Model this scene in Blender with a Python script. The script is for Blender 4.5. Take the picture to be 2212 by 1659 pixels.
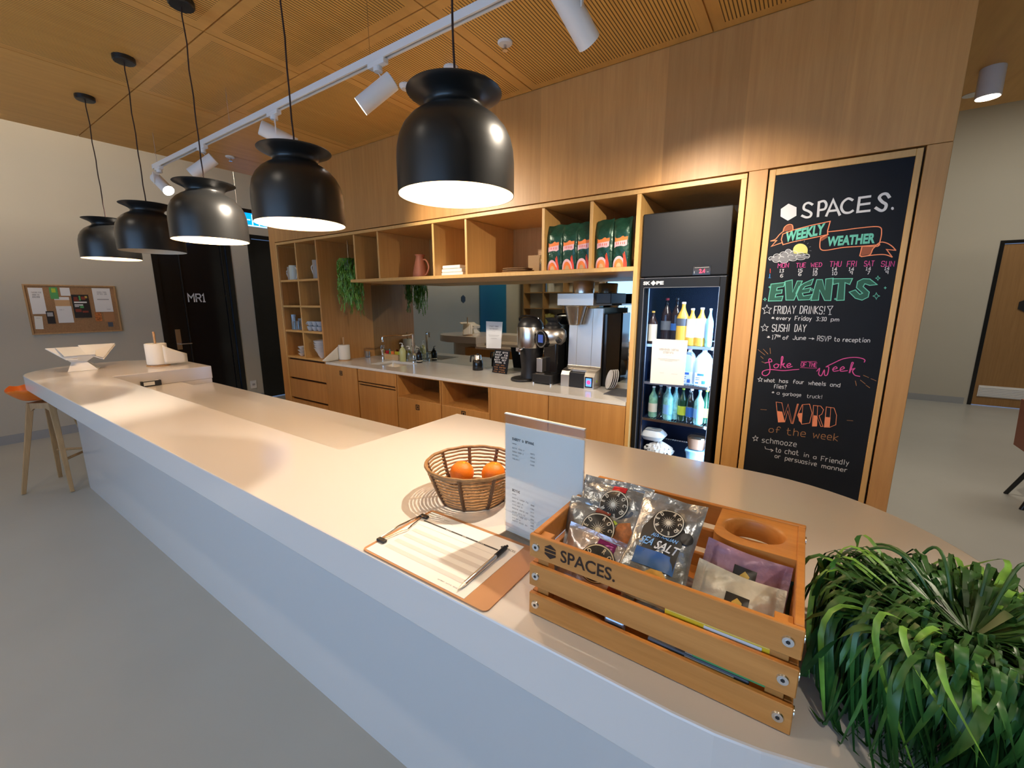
import bpy, math, random
from math import pi, sin, cos, sqrt, radians
from mathutils import Vector, Matrix, noise
random.seed(7)
for o in list(bpy.data.objects): bpy.data.objects.remove(o)
SC = bpy.context.scene; COL = SC.collection
# ---------------------------------------------------------------- camera
FPX = 917.0; PW, PH = 2212.0, 1659.0
CAM = Vector((0.0, 0.0, 1.56)); YAW, PITCH = 0.5998, 0.1919
cd = bpy.data.cameras.new('camera'); cam = bpy.data.objects.new('camera', cd); COL.objects.link(cam)
cd.sensor_width = 36.0; cd.sensor_fit = 'HORIZONTAL'; cd.lens = 36.0*FPX/PW; cd.clip_start = 0.02; cd.clip_end = 100
cam.location = CAM; cam.rotation_euler = (pi/2-PITCH, 0, YAW); SC.camera = cam
# ---------------------------------------------------------------- world, exposure
w = bpy.data.worlds.new('world'); SC.world = w; w.use_nodes = True
bg = w.node_tree.nodes['Background']; bg.inputs[0].default_value = (0.30, 0.52, 1.0, 1); bg.inputs[1].default_value = 0.9
vs = SC.view_settings; vs.view_transform = 'Standard'; vs.look = 'None'; vs.gamma = 1.0; vs.use_curve_mapping = False
vs.exposure = 0.70
WARM = (1.0, 0.645, 0.36); NEUT = (1.0, 0.86, 0.68)
def area(name, loc, rot, sx, sy, power, col):
    l = bpy.data.lights.new(name, 'AREA'); l.shape = 'RECTANGLE'; l.size = sx; l.size_y = sy; l.energy = power; l.color = col
    o = bpy.data.objects.new(name, l); COL.objects.link(o); o.location = loc; o.rotation_euler = rot; return o
# dusk daylight through the front glazing, and the ceiling panels of the rest of the office
area('window_daylight', (-1.6, -4.05, 1.6), (pi/2, 0, 0), 5.6, 2.3, 70, (0.38, 0.66, 1.0))
area('office_ceiling_light', (-3.0, -1.4, 4.3), (0, 0, 0), 2.4, 1.2, 175, (1.0, 0.88, 0.70))
area('corridor_ceiling_light', (-6.4, 0.6, 4.3), (0, 0, 0), 0.8, 3.0, 13, (1.0, 0.88, 0.70))
area('lounge_ceiling_light', (2.6, 6.6, 4.3), (0, 0, 0), 2.2, 2.2, 48, (1.0, 0.90, 0.76))
# ---------------------------------------------------------------- pixel of the photograph -> point on a real plane
_f = Vector((-sin(YAW)*cos(PITCH), cos(YAW)*cos(PITCH), -sin(PITCH))); _r = Vector((cos(YAW), sin(YAW), 0)); _u = _r.cross(_f)
def ray(px, py): return _f + _r*((px-PW/2)/FPX) - _u*((py-PH/2)/FPX)
def PZ(px, py, z): r = ray(px, py); return CAM + r*((z-CAM.z)/r.z)
def PY(px, py, y): r = ray(px, py); return CAM + r*((y-CAM.y)/r.y)
def PX(px, py, x): r = ray(px, py); return CAM + r*((x-CAM.x)/r.x)
# ---------------------------------------------------------------- materials
MATS = {}
def nmat(name):
    m = bpy.data.materials.new(name); m.use_nodes = True; MATS[name] = m
    return m, m.node_tree, m.node_tree.nodes['Principled BSDF']
def mat(name, col, rough=0.5, metal=0.0, emit=None, es=0.0, trans=0.0, bump=0.0, bscale=60.0, var=0.0, vscale=6.0, coat=0.0, spec=None, alpha=1.0, ior=None):
    m, nt, b = nmat(name)
    b.inputs['Base Color'].default_value = (*col, 1); b.inputs['Roughness'].default_value = rough; b.inputs['Metallic'].default_value = metal
    if emit: b.inputs['Emission Color'].default_value = (*emit, 1); b.inputs['Emission Strength'].default_value = es
    if trans: b.inputs['Transmission Weight'].default_value = trans
    if coat: b.inputs['Coat Weight'].default_value = coat
    if spec is not None: b.inputs['Specular IOR Level'].default_value = spec
    if ior: b.inputs['IOR'].default_value = ior
    b.inputs['Alpha'].default_value = alpha
    if bump or var:
        tc = nt.nodes.new('ShaderNodeTexCoord'); n = nt.nodes.new('ShaderNodeTexNoise'); nt.links.new(tc.outputs['Object'], n.inputs['Vector'])
        n.inputs['Scale'].default_value = bscale if bump else vscale; n.inputs['Detail'].default_value = 4
        if bump:
            bp = nt.nodes.new('ShaderNodeBump'); bp.inputs['Strength'].default_value = bump; bp.inputs['Distance'].default_value = 0.004
            nt.links.new(n.outputs['Fac'], bp.inputs['Height']); nt.links.new(bp.outputs['Normal'], b.inputs['Normal'])
        if var:
            n2 = nt.nodes.new('ShaderNodeTexNoise'); nt.links.new(tc.outputs['Object'], n2.inputs['Vector']); n2.inputs['Scale'].default_value = vscale; n2.inputs['Detail'].default_value = 3
            r = nt.nodes.new('ShaderNodeValToRGB'); r.color_ramp.elements[0].position = 0.3; r.color_ramp.elements[1].position = 0.7
            r.color_ramp.elements[0].color = (*[c*(1-var) for c in col], 1); r.color_ramp.elements[1].color = (*[min(1, c*(1+var)) for c in col], 1)
            nt.links.new(n2.outputs['Fac'], r.inputs['Fac']); nt.links.new(r.outputs['Color'], b.inputs['Base Color'])
    return m
def wood(name, c0, c1, scale=(14, 14, 0.6), rough=0.42, seam=0.0, stripes=0.0):
    """oak veneer: stretched noise for the grain, optional plank tone steps along x (seam = plank width), optional routed grooves (stripes = pitch)"""
    m, nt, b = nmat(name); N, L = nt.nodes, nt.links
    tc = N.new('ShaderNodeTexCoord'); mp = N.new('ShaderNodeMapping'); mp.inputs['Scale'].default_value = scale
    L.new(tc.outputs['Object'], mp.inputs['Vector'])
    n = N.new('ShaderNodeTexNoise'); n.inputs['Scale'].default_value = 3.0; n.inputs['Detail'].default_value = 6; n.inputs['Roughness'].default_value = 0.65; n.inputs['Distortion'].default_value = 0.4
    L.new(mp.outputs['Vector'], n.inputs['Vector'])
    r = N.new('ShaderNodeValToRGB'); r.color_ramp.elements[0].position = 0.32; r.color_ramp.elements[1].position = 0.70
    r.color_ramp.elements[0].color = (*c0, 1); r.color_ramp.elements[1].color = (*c1, 1); L.new(n.outputs['Fac'], r.inputs['Fac'])
    out = r.outputs['Color']
    if seam:
        sp = N.new('ShaderNodeSeparateXYZ'); L.new(tc.outputs['Object'], sp.inputs[0])
        d = N.new('ShaderNodeMath'); d.operation = 'DIVIDE'; d.inputs[1].default_value = seam; L.new(sp.outputs['X'], d.inputs[0])
        fl = N.new('ShaderNodeMath'); fl.operation = 'FLOOR'; L.new(d.outputs[0], fl.inputs[0])
        wn = N.new('ShaderNodeTexWhiteNoise'); wn.noise_dimensions = '1D'; L.new(fl.outputs[0], wn.inputs['W'])
        mr = N.new('ShaderNodeMapRange'); mr.inputs['To Min'].default_value = 0.86; mr.inputs['To Max'].default_value = 1.10; L.new(wn.outputs['Value'], mr.inputs['Value'])
        mx = N.new('ShaderNodeMix'); mx.data_type = 'RGBA'; mx.blend_type = 'MULTIPLY'; mx.inputs['Factor'].default_value = 1.0
        L.new(out, mx.inputs['A']); L.new(mr.outputs['Result'], mx.inputs['B']); out = mx.outputs['Result']
    if stripes:
        sp = N.new('ShaderNodeSeparateXYZ'); L.new(tc.outputs['Object'], sp.inputs[0])
        d = N.new('ShaderNodeMath'); d.operation = 'DIVIDE'; d.inputs[1].default_value = stripes; L.new(sp.outputs['X'], d.inputs[0])
        fr = N.new('ShaderNodeMath'); fr.operation = 'FRACT'; L.new(d.outputs[0], fr.inputs[0])
        gt = N.new('ShaderNodeMath'); gt.operation = 'GREATER_THAN'; gt.inputs[1].default_value = 0.68; L.new(fr.outputs[0], gt.inputs[0])
        mx = N.new('ShaderNodeMix'); mx.data_type = 'RGBA'; L.new(gt.outputs[0], mx.inputs['Factor'])
        L.new(out, mx.inputs['A']); mx.inputs['B'].default_value = (c0[0]*0.22, c0[1]*0.18, c0[2]*0.15, 1); out = mx.outputs['Result']
    L.new(out, b.inputs['Base Color']); b.inputs['Roughness'].default_value = rough
    return m
def glassy(name, tint, gloss=0.10, rough=0.03):
    """thin clear pane or bottle wall: mostly transparent with a sharp reflection"""
    m, nt, b = nmat(name); N, L = nt.nodes, nt.links; N.remove(b)
    t = N.new('ShaderNodeBsdfTransparent'); t.inputs[0].default_value = (*tint, 1)
    g = N.new('ShaderNodeBsdfGlossy'); g.inputs['Roughness'].default_value = rough; g.inputs[0].default_value = (1, 1, 1, 1)
    fz = N.new('ShaderNodeLayerWeight'); fz.inputs['Blend'].default_value = 0.25
    ad = N.new('ShaderNodeMath'); ad.operation = 'ADD'; ad.use_clamp = True; ad.inputs[1].default_value = gloss; L.new(fz.outputs['Fresnel'], ad.inputs[0])
    mu = N.new('ShaderNodeMath'); mu.operation = 'MULTIPLY'; mu.inputs[1].default_value = 0.6 if gloss else 0.22; L.new(ad.outputs[0], mu.inputs[0])
    mx = N.new('ShaderNodeMixShader'); L.new(mu.outputs[0], mx.inputs[0]); L.new(t.outputs[0], mx.inputs[1]); L.new(g.outputs[0], mx.inputs[2])
    L.new(mx.outputs[0], N['Material Output'].inputs[0]); return m
M = MATS
wood('oak', (0.49, 0.235, 0.066), (0.60, 0.310, 0.096), scale=(9, 9, 0.5), seam=0.42)
wood('oak_plain', (0.44, 0.205, 0.055), (0.55, 0.275, 0.085))

wood('oak_edge', (0.60, 0.335, 0.105), (0.69, 0.410, 0.140))
wood('ceiling_oak', (0.66, 0.345, 0.085), (0.76, 0.43, 0.115), scale=(5, 0.5, 5), rough=0.5)
wood('ceiling_oak_grooved', (0.74, 0.405, 0.090), (0.84, 0.49, 0.120), scale=(5, 0.5, 5), rough=0.5, stripes=0.0175)
wood('crate_wood', (0.50, 0.195, 0.038), (0.66, 0.285, 0.070), scale=(0.8, 12, 12), rough=0.38)
wood('stool_wood', (0.42, 0.24, 0.10), (0.55, 0.33, 0.15), rough=0.45)
wood('door_wood', (0.27, 0.14, 0.045), (0.35, 0.19, 0.065), rough=0.4)
wood('box_wood', (0.62, 0.42, 0.20), (0.72, 0.52, 0.28), scale=(1, 12, 12), rough=0.5)
mat('dark_gap', (0.035, 0.014, 0.005), 0.8)
mat('wall_paint', (0.50, 0.47, 0.385), 0.75, var=0.02, vscale=1.5)
mat('floor_vinyl', (0.42, 0.425, 0.40), 0.34, var=0.03, vscale=2.0)
mat('skirting', (0.33, 0.34, 0.34), 0.5)
mat('ceiling_paint', (0.55, 0.53, 0.48), 0.8)
mat('solid_surface', (0.70, 0.665, 0.635), 0.15, spec=0.55)
mat('stone_white', (0.80, 0.79, 0.75), 0.18, var=0.03, vscale=9)
mat('black_satin', (0.012, 0.012, 0.012), 0.34, spec=0.5)
mat('black_door', (0.006, 0.006, 0.006), 0.25)
mat('black_plastic', (0.012, 0.012, 0.013), 0.38)
mat('black_gloss', (0.008, 0.008, 0.009), 0.12)
mat('fridge_black', (0.009, 0.009, 0.010), 0.42, spec=0.22)
mat('fridge_inner', (0.008, 0.016, 0.042), 0.55, spec=0.2); mat('trim_grey', (0.14, 0.14, 0.15), 0.4)
mat('shade_white', (0.62, 0.56, 0.45), 0.5)
mat('white_metal', (0.80, 0.79, 0.77), 0.35)
mat('white_plastic', (0.78, 0.78, 0.76), 0.4)
mat('paper', (0.82, 0.81, 0.78), 0.7)
mat('paper_warm', (0.83, 0.80, 0.71), 0.75, bump=0.25, bscale=120)
mat('ink', (0.05, 0.05, 0.055), 0.7); mat('ink_grey', (0.42, 0.41, 0.40), 0.7); mat('row_grey', (0.66, 0.63, 0.60), 0.7)
mat('steel', (0.62, 0.60, 0.57), 0.25, 1.0); mat('steel_brushed', (0.60, 0.575, 0.53), 0.36, 1.0); mat('chrome', (0.85, 0.85, 0.85), 0.06, 1.0); mat('screw_steel', (0.72, 0.72, 0.72), 0.25, 1.0)
mat('mirror', (0.52, 0.56, 0.54), 0.02, 1.0)
mat('chalkboard', (0.012, 0.014, 0.019), 0.7, var=0.10, vscale=5, spec=0.15)
mat('chalk_white', (0.62, 0.62, 0.63), 0.9); mat('chalk_grey', (0.22, 0.22, 0.23), 0.9); mat('chalk_pink', (0.66, 0.085, 0.30), 0.9); mat('chalk_teal', (0.14, 0.50, 0.38), 0.9)
mat('chalk_green_dim', (0.025, 0.10, 0.07), 0.9); mat('chalk_orange', (0.85, 0.27, 0.13), 0.9); mat('chalk_orange_dim', (0.28, 0.085, 0.045), 0.9); mat('chalk_yellow', (0.68, 0.66, 0.20), 0.9)
mat('chalk_brown', (0.36, 0.17, 0.07), 0.9); mat('chalk_red', (0.6, 0.05, 0.04), 0.9); mat('chalk_blue', (0.05, 0.25, 0.65), 0.9)
mat('orange_plastic', (0.90, 0.19, 0.012), 0.35); mat('rust_plastic', (0.30, 0.085, 0.035), 0.45)
mat('orange_peel', (0.88, 0.20, 0.005), 0.42, bump=0.25, bscale=400)
mat('rattan', (0.30, 0.155, 0.055), 0.55, var=0.25, vscale=80); mat('rattan_dark', (0.12, 0.052, 0.018), 0.6)
mat('masonite', (0.46, 0.225, 0.10), 0.42); mat('masonite_edge', (0.20, 0.075, 0.035), 0.6)
mat('cork', (0.36, 0.20, 0.09), 0.9, var=0.15, vscale=120)
mat('terracotta', (0.42, 0.135, 0.065), 0.6); mat('cardboard', (0.42, 0.26, 0.12), 0.8); mat('brown_plate', (0.30, 0.17, 0.075), 0.6)
mat('ceramic', (0.78, 0.77, 0.75), 0.2); mat('ceramic_grey', (0.36, 0.335, 0.30), 0.35); mat('ceramic_mint', (0.55, 0.62, 0.57), 0.3); mat('ceramic_blue', (0.42, 0.48, 0.54), 0.25)
mat('leaf', (0.030, 0.105, 0.020), 0.42, var=0.6, vscale=12); mat('leaf_light', (0.16, 0.36, 0.05), 0.45, var=0.4, vscale=30)
mat('soil', (0.05, 0.03, 0.018), 0.95, bump=0.6); mat('pot_terracotta', (0.33, 0.13, 0.07), 0.7)
mat('bulb_warm', (1, 0.9, 0.7), 0.5, emit=(1.0, 0.72, 0.36), es=14.0); mat('lens_white', (1, 1, 1), 0.5, emit=(1.0, 0.90, 0.80), es=12.0); mat('bulb_off', (0.55, 0.52, 0.47), 0.4)
mat('led_red', (0.2, 0, 0), 0.5, emit=(1.0, 0.02, 0.06), es=3.0); mat('led_cool', (0.8, 0.9, 1), 0.5, emit=(0.45, 0.70, 1.0), es=7.0); mat('screen_blue', (0.02, 0.1, 0.5), 0.3, emit=(0.10, 0.28, 1.0), es=1.2); mat('screen_dim', (0.02, 0.03, 0.1), 0.3, emit=(0.05, 0.09, 0.30), es=0.6); mat('screen_red', (0.5, 0.05, 0.2), 0.3, emit=(0.7, 0.06, 0.25), es=0.8)
mat('exit_blue', (0.0, 0.2, 0.6), 0.4, emit=(0.0, 0.26, 0.85), es=1.3); mat('exit_white', (0.8, 0.9, 1), 0.4, emit=(0.45, 0.75, 1.0), es=1.2)
glassy('pane', (0.88, 0.93, 1.0), 0.0, 0.01); glassy('clear_glass', (0.90, 0.93, 0.93), 0.12); glassy('acrylic', (0.95, 0.95, 0.94), 0.06); mat('green_glass', (0.22, 0.46, 0.30), 0.12, var=0.3, vscale=40); mat('teal_glass', (0.22, 0.52, 0.52), 0.12, var=0.3, vscale=40); glassy('tint_pane', (0.25, 0.42, 0.60), 0.15)
def foil(name, col, rough=0.28, metal=0.75):
    return mat(name, col, rough, metal, bump=0.9, bscale=38, var=0.25, vscale=26)
foil('foil_silver', (0.34, 0.37, 0.41)); foil('foil_lilac', (0.58, 0.55, 0.60)); foil('wrap_mauve', (0.36, 0.21, 0.30), 0.4, 0.2); foil('wrap_cream', (0.62, 0.60, 0.52), 0.4, 0.15); foil('bag_green', (0.010, 0.055, 0.032), 0.26, 0.2)
mat('print_black', (0.02, 0.017, 0.015), 0.4); mat('print_cream', (0.72, 0.66, 0.52), 0.5); mat('print_white', (0.8, 0.8, 0.78), 0.5); mat('print_blue', (0.03, 0.13, 0.42), 0.4); mat('print_lightblue', (0.22, 0.48, 0.85), 0.4); mat('print_purple', (0.22, 0.02, 0.16), 0.3, 0.4); mat('print_red', (0.55, 0.02, 0.03), 0.3, 0.3); mat('print_rust', (0.24, 0.04, 0.02), 0.4); mat('print_food', (0.50, 0.16, 0.04), 0.5, var=0.6, vscale=60); mat('print_chip', (0.72, 0.45, 0.10), 0.5, var=0.25, vscale=40); mat('print_pink', (0.82, 0.48, 0.50), 0.5); mat('print_orange', (0.88, 0.22, 0.04), 0.5); mat('print_scarlet', (0.75, 0.06, 0.02), 0.5); mat('print_gold', (0.62, 0.42, 0.08), 0.4); mat('print_lime', (0.50, 0.62, 0.05), 0.5); mat('print_yellow', (0.85, 0.58, 0.02), 0.4); mat('print_green', (0.10, 0.38, 0.12), 0.6); mat('print_peach', (0.62, 0.38, 0.18), 0.5); mat('print_slate', (0.10, 0.11, 0.13), 0.6)
mat('juice', (0.85, 0.52, 0.06), 0.35); mat('milk_blue', (0.55, 0.75, 0.92), 0.4); mat('cap_pink', (0.8, 0.12, 0.35), 0.4); mat('cap_blue', (0.03, 0.10, 0.65), 0.4); mat('beer_dark', (0.03, 0.012, 0.008), 0.12); mat('cola_dark', (0.018, 0.008, 0.008), 0.12); mat('bottle_green', (0.015, 0.06, 0.03), 0.12); mat('detergent', (0.55, 0.56, 0.25), 0.25); mat('tub_blue', (0.28, 0.55, 0.85), 0.3); mat('tub_brown', (0.22, 0.11, 0.06), 0.35)
mat('teal_door', (0.015, 0.16, 0.30), 0.35); mat('book_a', (0.35, 0.30, 0.08), 0.7); mat('book_b', (0.12, 0.20, 0.34), 0.7); mat('book_c', (0.55, 0.52, 0.46), 0.7)
# ---------------------------------------------------------------- mesh building
class MB:
    def __init__(s): s.v = []; s.f = []; s.m = []; s.k = 0
    def add(s, vs, fs):
        o = len(s.v); s.v += [Vector(p) for p in vs]; s.f += [[i+o for i in f] for f in fs]; s.m += [s.k]*len(fs); return s
    def mi(s, k): s.k = k; return s
    def mark(s): return len(s.v)
    def xf(s, M, a=0):
        for i in range(a, len(s.v)): s.v[i] = M @ s.v[i]
        return s
    def box(s, x0, x1, y0, y1, z0, z1):
        return s.add([(x0,y0,z0),(x1,y0,z0),(x1,y1,z0),(x0,y1,z0),(x0,y0,z1),(x1,y0,z1),(x1,y1,z1),(x0,y1,z1)],
                     [(0,3,2,1),(4,5,6,7),(0,1,5,4),(1,2,6,5),(2,3,7,6),(3,0,4,7)])
    def quad(s, a, b, c, d): return s.add([a, b, c, d], [(0,1,2,3)])
    def slab(s, pts, t):
        """plate: outline pts (planar), thickened by the vector t"""
        n = len(pts); t = Vector(t); p = [Vector(q) for q in pts]
        return s.add(p+[q+t for q in p], [list(range(n))[::-1], list(range(n, 2*n))]+[(i, (i+1) % n, n+(i+1) % n, n+i) for i in range(n)])
    def prism(s, poly, z0, z1): return s.slab([(x, y, z0) for x, y in poly], (0, 0, z1-z0))
    def cyl(s, p0, p1, r0, r1=None, n=20, caps=True):
        r1 = r0 if r1 is None else r1; p0 = Vector(p0); p1 = Vector(p1); d = (p1-p0).normalized()
        a = d.orthogonal().normalized(); b = d.cross(a); R = [a*cos(2*pi*i/n)+b*sin(2*pi*i/n) for i in range(n)]
        vs = [p0+q*r0 for q in R]+[p1+q*r1 for q in R]; fs = [(i, (i+1) % n, n+(i+1) % n, n+i) for i in range(n)]
        if caps: fs += [list(range(n))[::-1], list(range(n, 2*n))]
        return s.add(vs, fs)
    def lathe(s, c, prof, n=28, closed=False, cap0=True):
        c = Vector(c); vs = []; fs = []; k = len(prof)
        for r, z in prof: vs += [c+Vector((r*cos(2*pi*i/n), r*sin(2*pi*i/n), z)) for i in range(n)]
        for j in range(k-1+(1 if closed else 0)):
            a, b = j*n, ((j+1) % k)*n; fs += [(a+i, a+(i+1) % n, b+(i+1) % n, b+i) for i in range(n)]
        if not closed:
            if cap0 and prof[0][0] > 1e-6: fs.append(list(range(n))[::-1])
            if prof[-1][0] > 1e-6: fs.append(list(range((k-1)*n, k*n)))
        return s.add(vs, fs)
    def tube(s, pts, r, n=8, closed=False):
        pts = [Vector(p) for p in pts]; k = len(pts); vs = []; fs = []; prev = None
        for j in range(k):
            if closed: t = pts[(j+1) % k]-pts[j-1]
            else: t = pts[min(j+1, k-1)]-pts[max(j-1, 0)]
            t.normalize()
            a = t.orthogonal().normalized() if prev is None else (prev-t*prev.dot(t)).normalized()
            prev = a; b = t.cross(a); rr = r[j] if isinstance(r, (list, tuple)) else r
            vs += [pts[j]+(a*cos(2*pi*i/n)+b*sin(2*pi*i/n))*rr for i in range(n)]
        for j in range(k if closed else k-1):
            a, b = j*n, ((j+1) % k)*n; fs += [(a+i, a+(i+1) % n, b+(i+1) % n, b+i) for i in range(n)]
        if not closed: fs += [list(range(n))[::-1], list(range((k-1)*n, k*n))]
        return s.add(vs, fs)
    def ball(s, c, r, n=20, k=12, sz=1.0):
        return s.lathe(c, [(max(1e-7, r*sin(pi*j/k)), -r*sz*cos(pi*j/k)) for j in range(k+1)], n)
    def build(s, name, mats, parent=None, smooth=False, bevel=0.0, seg=2, angle=35):
        me = bpy.data.meshes.new(name)
        if parent is not None: org = WLOC[parent.name]
        else:
            xs = [p.x for p in s.v]; ys = [p.y for p in s.v]; org = Vector(((min(xs)+max(xs))/2, (min(ys)+max(ys))/2, min(p.z for p in s.v)))
        me.from_pydata([p-org for p in s.v], [], s.f)
        for mm in (mats if isinstance(mats, (list, tuple)) else [mats]): me.materials.append(M[mm])
        me.polygons.foreach_set('material_index', s.m)
        o = bpy.data.objects.new(name, me); COL.objects.link(o); WLOC[o.name] = org
        if parent is not None: o.parent = parent
        else: o.location = org
        if smooth: me.polygons.foreach_set('use_smooth', [True]*len(s.f)); me.set_sharp_from_angle(angle=radians(angle))
        if bevel:
            bv = o.modifiers.new('bevel', 'BEVEL'); bv.width = bevel; bv.segments = seg; bv.limit_method = 'ANGLE'; bv.angle_limit = radians(40)
        me.update(); return o
WLOC = {}
def tag(o, label, cat, group=None):
    o['label'] = label; o['category'] = cat
    if group: o['group'] = group
    return o
def thing(name, label, cat, loc, group=None):
    o = bpy.data.objects.new(name, None); COL.objects.link(o); o.empty_display_size = 0.05
    o.location = Vector(loc); WLOC[o.name] = Vector(loc); return tag(o, label, cat, group)
def struct(o): o['kind'] = 'structure'; return o
def dup(root, loc, label, rotz=None):
    r = root.copy(); COL.objects.link(r); r.location = Vector(loc); r['label'] = label; WLOC[r.name] = Vector(loc)
    if rotz is not None: r.rotation_euler.z = rotz
    for ch in list(root.children):
        c = ch.copy(); COL.objects.link(c); c.parent = r
        for g in list(ch.children):
            d = g.copy(); COL.objects.link(d); d.parent = c
    return r
def rrect(x0, x1, y0, y1, r, n=6):
    out = []
    for cx, cy, a in ((x1-r, y0+r, -90), (x1-r, y1-r, 0), (x0+r, y1-r, 90), (x0+r, y0+r, 180)):
        out += [(cx+r*cos(radians(a+90*i/n)), cy+r*sin(radians(a+90*i/n))) for i in range(n+1)]
    return out
def capsule(xl, xr, y0, y1, n=28):
    """stadium outline, straight sides along x, counter-clockwise"""
    r = (y1-y0)/2; cy = (y0+y1)/2
    return [(xr+r*cos(-pi/2+pi*i/n), cy+r*sin(-pi/2+pi*i/n)) for i in range(n+1)]+[(xl+r*cos(pi/2+pi*i/n), cy+r*sin(pi/2+pi*i/n)) for i in range(n+1)]
# ---------------------------------------------------------------- lettering
_TXT = {}
def textmesh(body, bold=0.0):
    """printed lettering as triangulated outlines; unit cap size, x from 0"""
    if (body, bold) in _TXT: return _TXT[(body, bold)]
    c = bpy.data.curves.new('lettering', 'FONT'); c.body = body; c.size = 1.0; c.resolution_u = 3; c.offset = bold; c.fill_mode = 'FRONT'
    o = bpy.data.objects.new('lettering', c); COL.objects.link(o)
    dg = bpy.context.evaluated_depsgraph_get(); me = bpy.data.meshes.new_from_object(o.evaluated_get(dg))
    vs = [(v.co.x, v.co.y) for v in me.vertices]; fs = [list(p.vertices) for p in me.polygons]
    bpy.data.objects.remove(o); bpy.data.curves.remove(c); bpy.data.meshes.remove(me)
    x0 = min(v[0] for v in vs); x1 = max(v[0] for v in vs); y0 = min(v[1] for v in vs); y1 = max(v[1] for v in vs)
    _TXT[(body, bold)] = ([((x-x0), (y-y0)) for x, y in vs], fs, x1-x0, y1-y0); return _TXT[(body, bold)]
def put_text(mb, body, org, right, up, width=None, height=None, off=(0, 0, 0), bold=0.0, fn=None):
    """lay body with lower left at org; right/up are unit vectors; either width or height (or both) in metres"""
    vs, fs, w, h = textmesh(body, bold); sx = width/w if width else height/h; sy = height/h if height else sx
    org = Vector(org)+Vector(off); right = Vector(right); up = Vector(up)
    if fn: mb.add([fn(x*sx, y*sy) for x, y in vs], fs)
    else: mb.add([org+right*(x*sx)+up*(y*sy) for x, y in vs], fs)
    return mb
_SF = {'A':'02 38 62|14 54','B':'02 08 48 57 56 45 05|45 54 53 42 02','C':'57 48 18 07 03 12 42 53','D':'02 08 38 56 54 32 02','E':'52 02 08 58|05 45','F':'02 08 58|05 45','G':'57 48 18 07 03 12 42 53 55 35','H':'02 08|52 58|05 55','I':'12 18','J':'48 43 32 12 03','K':'02 08|58 05 52','L':'08 02 52','M':'02 08 35 68 62','N':'02 08 52 58','O':'18 07 03 12 42 53 57 48 18','P':'02 08 48 57 56 45 05','R':'02 08 48 57 56 45 05|35 52','S':'57 48 18 07 06 15 45 54 53 42 12 03','T':'08 68|38 32','U':'08 03 12 42 53 58','V':'08 32 68','W':'08 12 36 52 68','X':'02 58|08 52','Y':'08 35 68|35 32','Z':'08 58 02 52',
'a':'46 16 05 03 12 32 43|46 42','b':'08 02 32 43 45 36 06','c':'46 16 05 03 12 42','d':'48 42 12 03 05 16 46','e':'04 44 45 36 16 05 03 12 42','f':'47 38 28 17 12|05 35','g':'46 16 05 04 13 43|46 41 30 10','h':'08 02|05 16 36 45 42','i':'12 16|18 18','j':'26 21 10|28 28','k':'08 02|46 04 42','l':'12 18','m':'02 06|05 16 26 35 32|35 46 56 65 62','n':'02 06|05 16 36 45 42','o':'16 05 03 12 32 43 45 36 16','p':'00 06 36 45 43 32 02','r':'02 06|04 16 36','s':'46 16 05 14 34 43 32 02','t':'18 13 22 42|06 36','u':'06 03 12 32 43|46 42','v':'06 22 46','w':'06 12 35 52 66','x':'02 46|06 42','y':'06 23|46 10','z':'06 46 02 42',
'0':'18 07 03 12 32 43 47 38 18','1':'07 18 12|02 22','2':'07 18 38 47 46 02 42','3':'08 48 25 44 43 32 02','4':'32 38 04 44','5':'48 08 05 35 44 43 32 02','6':'48 18 05 03 12 32 43 44 35 05','7':'08 48 12','9':'45 15 06 07 18 38 47 42','!':'18 14|12 12','?':'07 18 38 47 36 25 24|22 22','.':'12 12',':':'12 12|16 16','*':'14 37|17 34|24 27|05 45','-':'05 45','>':'05 65|47 65 43','/':'02 48',"'":'18 16','&':'52 06 17 28 37 04 03 12 32 54'}
_LIFT = [0]
def ribbon(mb, pts, wd, nrm):
    """flat chalk or pen stroke: one mitred strip along a polyline lying on a plane with normal nrm"""
    nrm = Vector(nrm); P = []
    for p in pts:
        p = Vector(p)
        if not P or (p-P[-1]).length > 2e-4: P.append(p)
    if len(P) < 2: a = nrm.orthogonal().normalized()*wd*.45; P = [P[0]-a, P[0]+a]
    _LIFT[0] = (_LIFT[0]+1) % 23; up = nrm*(_LIFT[0]*1.3e-5); closed = len(P) > 3 and (P[0]-P[-1]).length < 1e-5
    k = len(P); D_ = [(P[i+1]-P[i]).normalized() for i in range(k-1)]; vs = []
    for i in range(k):
        if closed: d0, d1 = (D_[i-1] if i else D_[-1]), (D_[i] if i < k-1 else D_[0])
        else: d0, d1 = D_[max(i-1, 0)], D_[min(i, k-2)]
        n0, n1 = nrm.cross(d0), nrm.cross(d1); m = n0+n1
        m = m.normalized() if m.length > .2 else n0; c = max(.45, m.dot(n1)); e = Vector((0, 0, 0))
        if not closed and i == 0: e = -D_[0]*wd*.3
        if not closed and i == k-1: e = D_[-1]*wd*.3
        vs += [P[i]+up+e+m*(wd/2/c), P[i]+up+e-m*(wd/2/c)]
    mb.add(vs, [(2*i, 2*i+1, 2*i+3, 2*i+2) for i in range(k-1)])
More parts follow.
